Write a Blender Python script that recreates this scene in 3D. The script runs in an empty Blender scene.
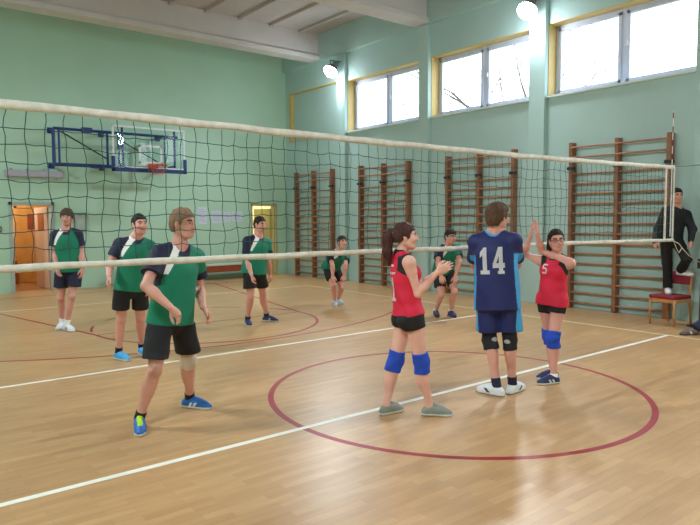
import bpy, bmesh, math, random
import numpy as np
from mathutils import Matrix, Vector

random.seed(7)
rng = np.random.default_rng(7)
SC = bpy.context.scene
COL = SC.collection

# ------------------------------------------------------------------ camera
FPX, PITCH, YAW, ROLL, CAMH = 631.96, 0.06913, 0.67429, -0.00571, 1.6969
CAMP = np.array([0.0, 0.0, CAMH])
_F = np.array([math.sin(YAW) * math.cos(PITCH), math.cos(YAW) * math.cos(PITCH), -math.sin(PITCH)])
_R0 = np.array([math.cos(YAW), -math.sin(YAW), 0.0])
_U0 = np.cross(_R0, _F)
_R = math.cos(ROLL) * _R0 + math.sin(ROLL) * _U0
_U = -math.sin(ROLL) * _R0 + math.cos(ROLL) * _U0
cam_data = bpy.data.cameras.new('camera')
cam_data.sensor_width = 36.0
cam_data.lens = FPX / 700.0 * 36.0
cam_data.clip_end = 300
cam = bpy.data.objects.new('camera', cam_data)
COL.objects.link(cam)
cam.matrix_world = Matrix(((_R[0], _U[0], -_F[0], 0), (_R[1], _U[1], -_F[1], 0), (_R[2], _U[2], -_F[2], CAMH), (0, 0, 0, 1)))
SC.camera = cam

RV = _R0.copy()                                   # to the right, level
DV = np.array([math.sin(YAW), math.cos(YAW), 0])  # away, level
ZV = np.array([0, 0, 1.0])


def ray(x, y):
    return _F + (x - 350) / FPX * _R - (y - 262.5) / FPX * _U


def at(x, y, w):
    r = ray(x, y)
    return CAMP + r * (w / (r @ DV))


def ground(x, y, z=0.0):
    r = ray(x, y)
    return CAMP + r * ((z - CAMH) / r[2])


def on_y(x, y, Y):
    r = ray(x, y)
    return CAMP + r * (Y / r[1])


def on_x(x, y, X):
    r = ray(x, y)
    return CAMP + r * (X / r[0])


def at_z(x, w, z):
    p = at(x, 300, w)
    for _ in range(3):
        q = p.copy(); q[2] = z
        d = q - CAMP
        px = 350 + FPX * (d @ _R) / (d @ _F)
        p = p + RV * ((x - px) * w / FPX)
    p[2] = z
    return p


def nrm(v):
    v = np.asarray(v, float)
    return v / (np.linalg.norm(v) + 1e-12)


# ------------------------------------------------------------------ materials
def srgb(r, g, b):
    f = lambda c: (c / 255 / 12.92) if c / 255 <= 0.04045 else ((c / 255 + 0.055) / 1.055) ** 2.4
    return (f(r), f(g), f(b), 1.0)


def mat(name, col, rough=0.6, metal=0.0, var=0.06, scale=8.0, bump=0.0, bscale=60.0, spec=0.5, sheen=0.0, sss=0.0):
    m = bpy.data.materials.new(name)
    m.use_nodes = True
    nt = m.node_tree
    b = nt.nodes['Principled BSDF']
    b.inputs['Roughness'].default_value = rough
    b.inputs['Metallic'].default_value = metal
    b.inputs['Specular IOR Level'].default_value = spec
    if sheen:
        b.inputs['Sheen Weight'].default_value = sheen
    tc = nt.nodes.new('ShaderNodeTexCoord')
    n = nt.nodes.new('ShaderNodeTexNoise')
    n.inputs['Scale'].default_value = scale
    n.inputs['Detail'].default_value = 4
    nt.links.new(tc.outputs['Object'], n.inputs['Vector'])
    r = nt.nodes.new('ShaderNodeValToRGB')
    c = np.array(col[:3])
    r.color_ramp.elements[0].position = 0.3
    r.color_ramp.elements[1].position = 0.7
    r.color_ramp.elements[0].color = (*(c * (1 - var)), 1)
    r.color_ramp.elements[1].color = (*np.clip(c * (1 + var), 0, 1), 1)
    nt.links.new(n.outputs['Fac'], r.inputs['Fac'])
    nt.links.new(r.outputs['Color'], b.inputs['Base Color'])
    if bump:
        n2 = nt.nodes.new('ShaderNodeTexNoise')
        n2.inputs['Scale'].default_value = bscale
        n2.inputs['Detail'].default_value = 3
        nt.links.new(tc.outputs['Object'], n2.inputs['Vector'])
        bp = nt.nodes.new('ShaderNodeBump')
        bp.inputs['Strength'].default_value = bump
        bp.inputs['Distance'].default_value = 0.01
        nt.links.new(n2.outputs['Fac'], bp.inputs['Height'])
        nt.links.new(bp.outputs['Normal'], b.inputs['Normal'])
    return m


def emit_mat(name, col, strength):
    m = bpy.data.materials.new(name)
    m.use_nodes = True
    nt = m.node_tree
    nt.nodes.clear()
    o = nt.nodes.new('ShaderNodeOutputMaterial')
    e = nt.nodes.new('ShaderNodeEmission')
    e.inputs['Color'].default_value = col
    e.inputs['Strength'].default_value = strength
    nt.links.new(e.outputs[0], o.inputs[0])
    return m


def glass_mat(name, tint=(0.93, 0.97, 1.0), refl=0.08):
    m = bpy.data.materials.new(name)
    m.use_nodes = True
    nt = m.node_tree
    nt.nodes.clear()
    o = nt.nodes.new('ShaderNodeOutputMaterial')
    t = nt.nodes.new('ShaderNodeBsdfTransparent')
    t.inputs['Color'].default_value = (*tint, 1)
    g = nt.nodes.new('ShaderNodeBsdfGlossy')
    g.inputs['Roughness'].default_value = 0.02
    mx = nt.nodes.new('ShaderNodeMixShader')
    mx.inputs[0].default_value = refl
    nt.links.new(t.outputs[0], mx.inputs[1])
    nt.links.new(g.outputs[0], mx.inputs[2])
    nt.links.new(mx.outputs[0], o.inputs[0])
    return m


def floor_mat():
    m = bpy.data.materials.new('parquet')
    m.use_nodes = True
    nt = m.node_tree
    L = nt.links
    b = nt.nodes['Principled BSDF']
    tc = nt.nodes.new('ShaderNodeTexCoord')
    br = nt.nodes.new('ShaderNodeTexBrick')
    br.inputs['Scale'].default_value = 1.0
    br.inputs['Brick Width'].default_value = 0.42
    br.inputs['Row Height'].default_value = 0.07
    br.inputs['Mortar Size'].default_value = 0.0012
    br.inputs['Mortar Smooth'].default_value = 0.6
    br.inputs['Bias'].default_value = -0.1
    br.inputs['Color1'].default_value = srgb(186, 146, 102)
    br.inputs['Color2'].default_value = srgb(200, 160, 115)
    br.inputs['Mortar'].default_value = srgb(164, 126, 92)
    br.offset = 0.37
    L.new(tc.outputs['Object'], br.inputs['Vector'])
    mp = nt.nodes.new('ShaderNodeMapping')
    mp.inputs['Scale'].default_value = (1.2, 9.0, 1.0)
    L.new(tc.outputs['Object'], mp.inputs['Vector'])
    n = nt.nodes.new('ShaderNodeTexNoise')
    n.inputs['Scale'].default_value = 2.2
    n.inputs['Detail'].default_value = 6
    L.new(mp.outputs[0], n.inputs['Vector'])
    n2 = nt.nodes.new('ShaderNodeTexNoise')
    n2.inputs['Scale'].default_value = 0.55
    n2.inputs['Detail'].default_value = 3
    L.new(tc.outputs['Object'], n2.inputs['Vector'])
    r = nt.nodes.new('ShaderNodeValToRGB')
    r.color_ramp.elements[0].position = 0.33
    r.color_ramp.elements[1].position = 0.68
    r.color_ramp.elements[0].color = (0.90, 0.895, 0.89, 1)
    r.color_ramp.elements[1].color = (1.05, 1.05, 1.05, 1)
    L.new(n.outputs['Fac'], r.inputs['Fac'])
    r2 = nt.nodes.new('ShaderNodeValToRGB')
    r2.color_ramp.elements[0].position = 0.35
    r2.color_ramp.elements[1].position = 0.65
    r2.color_ramp.elements[0].color = (0.90, 0.89, 0.90, 1)
    r2.color_ramp.elements[1].color = (1.05, 1.04, 1.02, 1)
    L.new(n2.outputs['Fac'], r2.inputs['Fac'])
    m1 = nt.nodes.new('ShaderNodeMixRGB'); m1.blend_type = 'MULTIPLY'; m1.inputs[0].default_value = 1
    m2 = nt.nodes.new('ShaderNodeMixRGB'); m2.blend_type = 'MULTIPLY'; m2.inputs[0].default_value = 1
    L.new(br.outputs['Color'], m1.inputs[1]); L.new(r.outputs[0], m1.inputs[2])
    L.new(m1.outputs[0], m2.inputs[1]); L.new(r2.outputs[0], m2.inputs[2])
    L.new(m2.outputs[0], b.inputs['Base Color'])
    rr = nt.nodes.new('ShaderNodeMapRange')
    rr.inputs['To Min'].default_value = 0.27
    rr.inputs['To Max'].default_value = 0.42
    L.new(n.outputs['Fac'], rr.inputs['Value'])
    L.new(rr.outputs[0], b.inputs['Roughness'])
    b.inputs['Specular IOR Level'].default_value = 0.40
    bp = nt.nodes.new('ShaderNodeBump')
    bp.inputs['Strength'].default_value = 0.03
    bp.inputs['Distance'].default_value = 0.004
    L.new(n2.outputs['Fac'], bp.inputs['Height'])
    L.new(bp.outputs[0], b.inputs['Normal'])
    return m


M = {}
def mk(k, *a, **kw): M[k] = mat(k, *a, **kw)
mk('wall_mint', srgb(180, 216, 194), 0.55, var=0.03, scale=1.2, bump=0.05, bscale=30)
mk('wall_mint_cool', srgb(176, 206, 204), 0.55, var=0.03, scale=1.2, bump=0.05, bscale=30)
mk('reveal_yellow', srgb(208, 182, 118), 0.6, var=0.05)
mk('ceiling_grey', srgb(190, 182, 182), 0.85, var=0.05, scale=0.8)
mk('beam_grey', srgb(208, 202, 202), 0.85, var=0.04, scale=1.5)
mk('rib_dark', srgb(140, 128, 124), 0.9)
mk('line_white', srgb(236, 236, 226), 0.4, var=0.06, scale=5)
mk('line_cream', srgb(228, 212, 168), 0.4, var=0.06, scale=5)
mk('line_red', srgb(150, 26, 40), 0.45, var=0.10, scale=5)
mk('pvc_white', srgb(206, 214, 240), 0.35, var=0.02)
mk('sill_white', srgb(214, 226, 228), 0.4, var=0.02)
mk('bar_wood', srgb(146, 96, 66), 0.45, var=0.18, scale=10)
mk('rung_wood', srgb(170, 124, 96), 0.45, var=0.15, scale=10)
mk('black_metal', srgb(34, 36, 40), 0.5)
mk('blue_metal', srgb(26, 50, 120), 0.4, var=0.05)
mk('steel', srgb(150, 156, 160), 0.4, metal=0.6)
mk('rim_red', srgb(205, 70, 48), 0.4, var=0.05)
mk('hoop_white', srgb(225, 230, 232), 0.5)
mk('net_cord', srgb(44, 78, 80), 0.8, var=0.1)
mk('band_white', srgb(216, 210, 200), 0.75, var=0.14, scale=14, bump=0.25, bscale=25)
mk('rope', srgb(196, 196, 176), 0.8)
mk('rope_dark', srgb(70, 74, 76), 0.8)
mk('orange_wood', srgb(212, 152, 86), 0.4, var=0.12, scale=4)
mk('brown_wood', srgb(150, 72, 44), 0.45, var=0.12, scale=6)
mk('bench_top', srgb(205, 205, 190), 0.45, var=0.08, scale=6)
mk('pale_pink', srgb(206, 172, 160), 0.5, var=0.05)
mk('corridor_wall', srgb(220, 192, 138), 0.7, var=0.04)
mk('corridor_floor', srgb(170, 126, 92), 0.3, var=0.08)
mk('yellow_wall', srgb(224, 212, 168), 0.7, var=0.04)
mk('olive_leaf', srgb(176, 172, 134), 0.5, var=0.05)
mk('dark_frame', srgb(96, 112, 104), 0.5)
mk('panel_grey', srgb(168, 184, 178), 0.5)
mk('fixture_grey', srgb(176, 172, 186), 0.5, var=0.04)
mk('paper', srgb(214, 222, 240), 0.8, var=0.03)
mk('paper_ink', srgb(168, 178, 206), 0.8, var=0.05)
mk('chair_wood', srgb(196, 140, 84), 0.45, var=0.12, scale=9)
mk('chair_red', srgb(138, 30, 48), 0.75, var=0.12, scale=20, bump=0.2)
mk('bark', srgb(90, 80, 74), 0.9, var=0.15)
mk('ground_out', srgb(150, 156, 140), 0.9)
mk('skin', srgb(218, 160, 146), 0.5, var=0.05, scale=9, spec=0.3)
mk('skin_pale', srgb(230, 176, 162), 0.5, var=0.05, scale=9, spec=0.3)
mk('lip', srgb(200, 128, 118), 0.45)
mk('brow', srgb(72, 52, 42), 0.7)
mk('eye_white', srgb(228, 224, 220), 0.2)
mk('iris', srgb(52, 44, 40), 0.2)
mk('hair_dark', srgb(44, 34, 30), 0.7, var=0.25, scale=30, bump=0.4, bscale=70, spec=0.25)
mk('hair_brown', srgb(88, 64, 50), 0.7, var=0.25, scale=30, bump=0.4, bscale=70, spec=0.25)
mk('hair_fair', srgb(134, 106, 84), 0.7, var=0.25, scale=30, bump=0.4, bscale=70, spec=0.25)
mk('hair_auburn', srgb(74, 44, 40), 0.65, var=0.25, scale=30, bump=0.4, bscale=70, spec=0.25)
mk('green_cloth', srgb(6, 126, 98), 0.7, var=0.10, scale=6, bump=0.2, bscale=16)
mk('navy_cloth', srgb(24, 28, 58), 0.7, var=0.12, scale=6, bump=0.2, bscale=16)
mk('white_cloth', srgb(248, 249, 254), 0.7, var=0.05)
mk('black_cloth', srgb(22, 22, 28), 0.75, var=0.2, scale=6, bump=0.2, bscale=16)
mk('red_cloth', srgb(214, 26, 62), 0.7, var=0.08, scale=6, bump=0.2, bscale=16)
mk('royal_cloth', srgb(24, 33, 94), 0.65, var=0.12, scale=6, bump=0.2, bscale=16)
mk('sky_cloth', srgb(60, 156, 214), 0.65, var=0.08)
mk('pad_blue', srgb(28, 72, 190), 0.75, var=0.08, bump=0.2)
mk('pad_black', srgb(26, 26, 32), 0.8, var=0.1, bump=0.2)
mk('pad_grey', srgb(176, 178, 188), 0.8)
mk('bandage', srgb(214, 200, 184), 0.85, var=0.06, bump=0.3)
mk('shoe_blue', srgb(34, 104, 184), 0.5, var=0.1, scale=30)
mk('shoe_cyan', srgb(70, 166, 226), 0.5, var=0.08, scale=30)
mk('shoe_navy', srgb(36, 46, 92), 0.55, var=0.1)
mk('shoe_white', srgb(224, 228, 234), 0.5, var=0.05)
mk('shoe_grey', srgb(134, 138, 130), 0.7, var=0.08)
mk('shoe_palegrey', srgb(172, 188, 196), 0.6, var=0.08)
mk('shoe_brown', srgb(112, 92, 86), 0.6, var=0.1)
mk('sole_white', srgb(214, 220, 224), 0.5)
mk('sole_dark', srgb(58, 58, 62), 0.6)
mk('lime', srgb(176, 226, 40), 0.6)
mk('lamp_body', srgb(120, 126, 130), 0.5)
M['glass'] = glass_mat('window_glass')
M['acrylic'] = glass_mat('acrylic', (0.90, 0.95, 0.95), 0.025)
M['floor'] = floor_mat()
M['lamp_glow'] = emit_mat('lamp_glow', (0.86, 0.93, 1.0, 1), 60.0)
M['corridor_lamp'] = emit_mat('corridor_lamp', (1.0, 0.72, 0.38, 1), 9.0)


# ------------------------------------------------------------------ mesh helpers
def finish(name, bm, m, parent=None, smooth=False, loc=None):
    me = bpy.data.meshes.new(name)
    bmesh.ops.recalc_face_normals(bm, faces=bm.faces)
    bm.to_mesh(me)
    bm.free()
    for mm in (m if isinstance(m, (list, tuple)) else [m]):
        me.materials.append(M[mm] if isinstance(mm, str) else mm)
    if smooth:
        me.polygons.foreach_set('use_smooth', [True] * len(me.polygons))
    o = bpy.data.objects.new(name, me)
    COL.objects.link(o)
    if loc is not None:
        o.location = loc
    if parent is not None:
        o.parent = parent
    return o


def box(bm, x0, x1, y0, y1, z0, z1, mi=0):
    vs = [bm.verts.new((x, y, z)) for x in (x0, x1) for y in (y0, y1) for z in (z0, z1)]
    for q in ((0, 1, 3, 2), (4, 6, 7, 5), (0, 4, 5, 1), (2, 3, 7, 6), (0, 2, 6, 4), (1, 5, 7, 3)):
        f = bm.faces.new([vs[i] for i in q])
        f.material_index = mi
    return bm


def bbox(bm, x0, x1, y0, y1, z0, z1, r=0.008, mi=0):
    """a box with softened edges"""
    tmp = bmesh.new()
    box(tmp, x0, x1, y0, y1, z0, z1, mi)
    bmesh.ops.recalc_face_normals(tmp, faces=tmp.faces)
    bmesh.ops.bevel(tmp, geom=list(tmp.edges), offset=r, segments=2, affect='EDGES', profile=0.6)
    me = bpy.data.meshes.new('tmp')
    tmp.to_mesh(me); tmp.free()
    bm.from_mesh(me)
    bpy.data.meshes.remove(me)
    return bm


def tube(bm, pts, r, n=8, caps=True, mi=0):
    pts = [np.asarray(p, float) for p in pts]
    rs = r if isinstance(r, (list, tuple)) else [r] * len(pts)
    rings = []
    prev = None
    for i, p in enumerate(pts):
        t = nrm((pts[min(i + 1, len(pts) - 1)] - pts[max(i - 1, 0)]))
        if prev is None:
            a = np.array([0, 0, 1.0]) if abs(t[2]) < 0.9 else np.array([1.0, 0, 0])
            u = nrm(np.cross(t, a))
        else:
            u = nrm(prev - t * (prev @ t))
        v = np.cross(t, u)
        prev = u
        rings.append([bm.verts.new(p + rs[i] * (math.cos(2 * math.pi * k / n) * u + math.sin(2 * math.pi * k / n) * v)) for k in range(n)])
    for a, b in zip(rings[:-1], rings[1:]):
        for k in range(n):
            f = bm.faces.new((a[k], a[(k + 1) % n], b[(k + 1) % n], b[k]))
            f.material_index = mi
    if caps and n > 2:
        bm.faces.new(rings[0]).material_index = mi
        bm.faces.new(rings[-1][::-1]).material_index = mi
    return bm


def tag(o, label=None, cat=None, group=None, kind=None):
    if label: o['label'] = label
    if cat: o['category'] = cat
    if group: o['group'] = group
    if kind: o['kind'] = kind
    return o


def empty(name, loc=(0, 0, 0), rz=0.0):
    o = bpy.data.objects.new(name, None)
    o.location = loc
    o.rotation_euler = (0, 0, rz)
    o.empty_display_size = 0.1
    COL.objects.link(o)
    return o


def dup(root):
    r = root.copy(); COL.objects.link(r)
    for ch in list(root.children):
        c = ch.copy(); COL.objects.link(c); c.parent = r
        for g in list(ch.children):
            d = g.copy(); COL.objects.link(d); d.parent = c
    return r


def struct(name, bm, m, parent=None, smooth=False):
    o = finish(name, bm, m, parent, smooth)
    if parent is None:
        o['kind'] = 'structure'
    return o

# ------------------------------------------------------------------ implicit surfaces for bodies and clothes
class Field:
    """union / cut of tapered capsules and ellipsoids, meshed as one continuous surface"""

    def __init__(self):
        self.ops = []
        self.noise = None
        self.post = None

    def cap(self, a, b, r1, r2, k=0.02, sq=None, clips=(), op='u'):
        self.ops.append(('c', np.asarray(a, float), np.asarray(b, float), r1, r2, sq or [], list(clips), k, op))
        return self

    def ell(self, c, axes, radii, k=0.02, clips=(), op='u'):
        A = np.array([nrm(x) for x in axes])
        self.ops.append(('e', np.asarray(c, float), A, np.asarray(radii, float), None, None, list(clips), k, op))
        return self

    def _prim(self, o, P):
        if o[0] == 'c':
            _, a, b, r1, r2, sq, clips, k, op = o
            p = P - a
            ab = b - a
            for d, f in sq:
                p = p + (f - 1) * (p @ d)[:, None] * d
                ab = ab + (f - 1) * (ab @ d) * d
            L2 = ab @ ab + 1e-12
            h = np.clip((p @ ab) / L2, 0, 1)
            d = np.linalg.norm(p - h[:, None] * ab, axis=1) - (r1 + (r2 - r1) * h)
            if sq:
                d = d / (max(f for _, f in sq) ** 0.5)
        else:
            _, c, A, r, _, _, clips, k, op = o
            p = (P - c) @ A.T
            k0 = np.linalg.norm(p / r, axis=1)
            k1 = np.linalg.norm(p / (r * r), axis=1) + 1e-9
            d = k0 * (k0 - 1) / k1
        for pt, n in clips:
            d = np.maximum(d, -((P - pt) @ n))
        return d

    @staticmethod
    def _comb(old, new, k, op):
        if op == 'u':
            h = np.clip(0.5 + 0.5 * (old - new) / k, 0, 1)
            return old + (new - old) * h - k * h * (1 - h)
        new = -new
        h = np.clip(0.5 + 0.5 * (new - old) / k, 0, 1)
        return old + (new - old) * h + k * h * (1 - h)

    def bounds(self, o):
        if o[0] == 'c':
            _, a, b, r1, r2, sq, *_ = o
            r = max(r1, r2)
            for _, f in sq:
                if f < 1: r = r / f
            return np.minimum(a, b) - r, np.maximum(a, b) + r
        r = max(o[3])
        return o[1] - r, o[1] + r

    def eval(self, P):
        P = np.asarray(P, float)
        v = np.full(len(P), 1.0)
        for o in self.ops:
            v = self._comb(v, self._prim(o, P), o[7], o[8])
        if self.noise is not None:
            v = v + self.noise(P)
        if self.post is not None:
            v = self.post(v, P)
        return v

    def mesh(self, h):
        lo = np.min([self.bounds(o)[0] for o in self.ops if o[8] == 'u'], axis=0) - 4 * h
        hi = np.max([self.bounds(o)[1] for o in self.ops if o[8] == 'u'], axis=0) + 4 * h
        n = np.ceil((hi - lo) / h).astype(int) + 1
        V = np.full(n, 1.0, np.float32)
        ax = [lo[i] + h * np.arange(n[i]) for i in range(3)]
        for o in self.ops:
            bl, bh = self.bounds(o)
            mg = o[7] + 3 * h + 0.012
            i0 = np.clip(np.floor((bl - mg - lo) / h).astype(int), 0, n - 1)
            i1 = np.clip(np.ceil((bh + mg - lo) / h).astype(int) + 1, 1, n)
            if (i1 <= i0).any(): continue
            X, Y, Z = np.meshgrid(ax[0][i0[0]:i1[0]], ax[1][i0[1]:i1[1]], ax[2][i0[2]:i1[2]], indexing='ij')
            P = np.stack([X.ravel(), Y.ravel(), Z.ravel()], 1)
            d = self._prim(o, P).reshape(X.shape)
            sl = tuple(slice(i0[q], i1[q]) for q in range(3))
            V[sl] = self._comb(V[sl], d, o[7], o[8])
        if self.noise is not None:
            m = np.abs(V) < 0.05
            ijk = np.argwhere(m)
            V[m] += self.noise(lo + ijk * h).astype(np.float32)
        if self.post is not None:
            X, Y, Z = np.meshgrid(*ax, indexing='ij')
            V = self.post(V.ravel(), np.stack([X.ravel(), Y.ravel(), Z.ravel()], 1)).reshape(V.shape).astype(np.float32)
        verts, quads = surface_nets(V)
        return lo + verts * h, quads


def poly_sd(poly, x, y):
    """signed distance to a polygon, negative inside"""
    d = np.full(x.shape, 1e9)
    n = len(poly)
    for i in range(n):
        (x0, y0), (x1, y1) = poly[i], poly[(i + 1) % n]
        ex, ey = x1 - x0, y1 - y0
        t = np.clip(((x - x0) * ex + (y - y0) * ey) / (ex * ex + ey * ey + 1e-12), 0, 1)
        d = np.minimum(d, np.hypot(x - x0 - t * ex, y - y0 - t * ey))
    return np.where(in_poly(poly, x, y), -d, d)


def surface_nets(V):
    S = V < 0
    n = np.array(V.shape)
    c = np.zeros(n - 1, np.int8)
    offs = [(i, j, k) for i in (0, 1) for j in (0, 1) for k in (0, 1)]
    for i, j, k in offs:
        c += S[i:n[0] - 1 + i, j:n[1] - 1 + j, k:n[2] - 1 + k]
    cells = np.argwhere((c > 0) & (c < 8))
    vid = np.full(n - 1, -1, np.int32)
    vid[tuple(cells.T)] = np.arange(len(cells))
    vals = np.stack([V[cells[:, 0] + i, cells[:, 1] + j, cells[:, 2] + k] for i, j, k in offs], 1).astype(float)
    acc = np.zeros((len(cells), 3)); cnt = np.zeros(len(cells))
    for a in range(8):
        for b in range(a + 1, 8):
            oa, ob = np.array(offs[a]), np.array(offs[b])
            if np.abs(oa - ob).sum() != 1: continue
            va, vb = vals[:, a], vals[:, b]
            m = (va < 0) != (vb < 0)
            t = np.where(m, va / np.where(m, va - vb, 1), 0)
            acc += np.where(m[:, None], oa + t[:, None] * (ob - oa), 0)
            cnt += m
    verts = cells + acc / cnt[:, None]
    quads = []
    for axis in range(3):
        s0 = [slice(None)] * 3; s1 = [slice(None)] * 3
        s0[axis] = slice(0, n[axis] - 1); s1[axis] = slice(1, n[axis])
        A, B = S[tuple(s0)], S[tuple(s1)]
        e = np.argwhere(A != B)
        u, w = [(1, 2), (2, 0), (0, 1)][axis]
        ok = (e[:, u] > 0) & (e[:, w] > 0) & (e[:, u] < n[u] - 1) & (e[:, w] < n[w] - 1)
        e = e[ok]
        inside = A[tuple(e.T)]
        def cid(du, dw):
            q = e.copy(); q[:, u] += du; q[:, w] += dw
            return vid[tuple(q.T)]
        q = np.stack([cid(-1, -1), cid(0, -1), cid(0, 0), cid(-1, 0)], 1)
        q[~inside] = q[~inside][:, ::-1]
        quads.append(q)
    return verts, np.concatenate(quads)


def field_object(name, F, h, mats, origin, parent=None, matfn=None):
    v, q = F.mesh(h)
    me = bpy.data.meshes.new(name)
    me.from_pydata((v - origin).tolist(), [], q.tolist())
    for m in mats:
        me.materials.append(M[m])
    if matfn is not None:
        ctr = v[q].mean(axis=1)
        me.polygons.foreach_set('material_index', np.asarray(matfn(ctr), np.int32))
    me.polygons.foreach_set('use_smooth', [True] * len(me.polygons))
    me.update()
    o = bpy.data.objects.new(name, me)
    COL.objects.link(o)
    if parent is not None: o.parent = parent
    else: o.location = origin
    return o


def folds(amp, f, seed, down=None):
    """cloth folds: a few crossed sine ripples"""
    g = np.random.default_rng(seed)
    ks = []
    for i in range(5):
        d = nrm(g.normal(size=3) * np.array([1, 1, 0.35]))
        ks.append((d * f * (0.6 + 0.9 * g.random()), g.random() * 6.28))
    def fn(P):
        s = np.zeros(len(P))
        w = 0.35 * np.sin(P @ np.array([5.0, 7.0, 9.0]) + seed)
        for kv, ph in ks:
            s += np.sin(P @ kv + ph + 2.2 * w)
        return amp * s / 2.5
    return fn


# ------------------------------------------------------------------ people
def pick(S, px, py, sign, l):
    """the point on the line of sight through a pixel that lies a bone's length from S"""
    r = nrm(ray(px, py)); d = CAMP - S
    b = r @ d; c = d @ d - l * l
    disc = b * b - c
    if disc <= 0:
        return CAMP + r * (-b)
    return CAMP + r * (-b + sign * math.sqrt(disc))


def ik(a, b, l1, l2, pole):
    d = b - a; L = np.linalg.norm(d); u = d / L
    if L >= l1 + l2 - 1e-4:
        return a + d * l1 / (l1 + l2)
    x = (l1 * l1 - l2 * l2 + L * L) / (2 * L)
    h = math.sqrt(max(l1 * l1 - x * x, 0))
    p = pole - u * (pole @ u)
    return a + u * x + nrm(p) * h


def azim(phi):
    """direction on the level: 0 towards the camera, 90 to the right of the picture"""
    a = math.radians(phi)
    return -math.cos(a) * DV + math.sin(a) * RV


def vec(r, u, t):
    return nrm(r * RV + u * ZV - t * DV)


def hand(S, w, d, n, left, s, curl=0.25, splay=0.10):
    d = nrm(d); n = nrm(n - d * (n @ d))
    q = np.cross(n, d) if left else np.cross(d, n)
    S.cap(w + d * .008 * s, w + d * .070 * s, .026 * s, .042 * s, .014, [(n, 2.4)])
    S.cap(w + d * .05 * s, w + d * .078 * s, .040 * s, .041 * s, .012, [(n, 2.6)])
    for off, base, ln in ((.031, .086, .072), (.0105, .092, .080), (-.0105, .089, .073), (-.030, .080, .057)):
        p = w + d * (base - .012) * s + q * off * s
        a = nrm(d + q * off * splay * 33)
        for i, (fr, rr) in enumerate(((.46, .0094), (.30, .0086), (.26, .0078))):
            ang = curl * (.5, 1.5, 2.3)[i]
            v = a * math.cos(ang) + n * math.sin(ang)
            e = p + v * (ln + .012 * (i == 0)) * fr * s
            S.cap(p, e, rr * s, (rr - .0006) * s, .006)
            p = e
    p = w + d * .022 * s + q * .020 * s
    for v, ln, r1, r2 in ((d * .62 + q * .62 + n * .35, .045, .015, .0115), (d * .85 + q * .38 + n * .30, .032, .011, .0095), (d * .95 + q * .15 + n * .3, .026, .0095, .008)):
        e = p + nrm(v) * ln * s
        S.cap(p, e, r1 * s, r2 * s, .010)
        p = e


def head_field(S, c, f, u, l, s, female=False):
    P = lambda a, b, z: c + (l * a + f * b + u * z) * s
    ax = (l, f, u)
    S.ell(P(0, -.012, .030), ax, np.array([.076, .098, .092]) * s, .02)
    S.ell(P(0, .022, -.030), ax, np.array([.062 if not female else .058, .074, .075]) * s, .03)
    S.ell(P(0, .034, -.066), ax, np.array([.046 if not female else .041, .052, .044]) * s, .03)
    S.cap(P(0, .070, -.096), P(0, .072, -.092), .017 * s, .017 * s, .025)
    for g in (-1, 1):
        S.ell(P(g * .040, .058, -.020), ax, np.array([.026, .028, .026]) * s, .025)
        S.cap(P(g * .058, -.002, -.052), P(g * .032, .055, -.092), .016 * s, .014 * s, .03)
        S.cap(P(g * .014, .086, .032), P(g * .045, .072, .033), .009 * s, .008 * s, .016)
        S.ell(P(g * .033, .098, .011), ax, np.array([.017, .015, .010]) * s, .012, op='s')
        S.ell(P(g * .078, -.004, -.004), (nrm(l * g + f * .35), nrm(f - l * g * .35), u), np.array([.008, .021, .034]) * s, .008)
        S.ell(P(g * .0135, .100, -.022), ax, np.array([.009, .012, .009]) * s, .008)
    S.cap(P(0, .088, .026), P(0, .112, -.018), .0085 * s, .0125 * s, .012)
    S.cap(P(-.020, .087, -.052), P(.020, .087, -.052), .0072 * s, .0072 * s, .008)
    S.cap(P(0, .092, -.051), P(0, .092, -.052), .009 * s, .009 * s, .010)
    S.cap(P(-.017, .085, -.064), P(.017, .085, -.064), .0085 * s, .0085 * s, .008)


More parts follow.
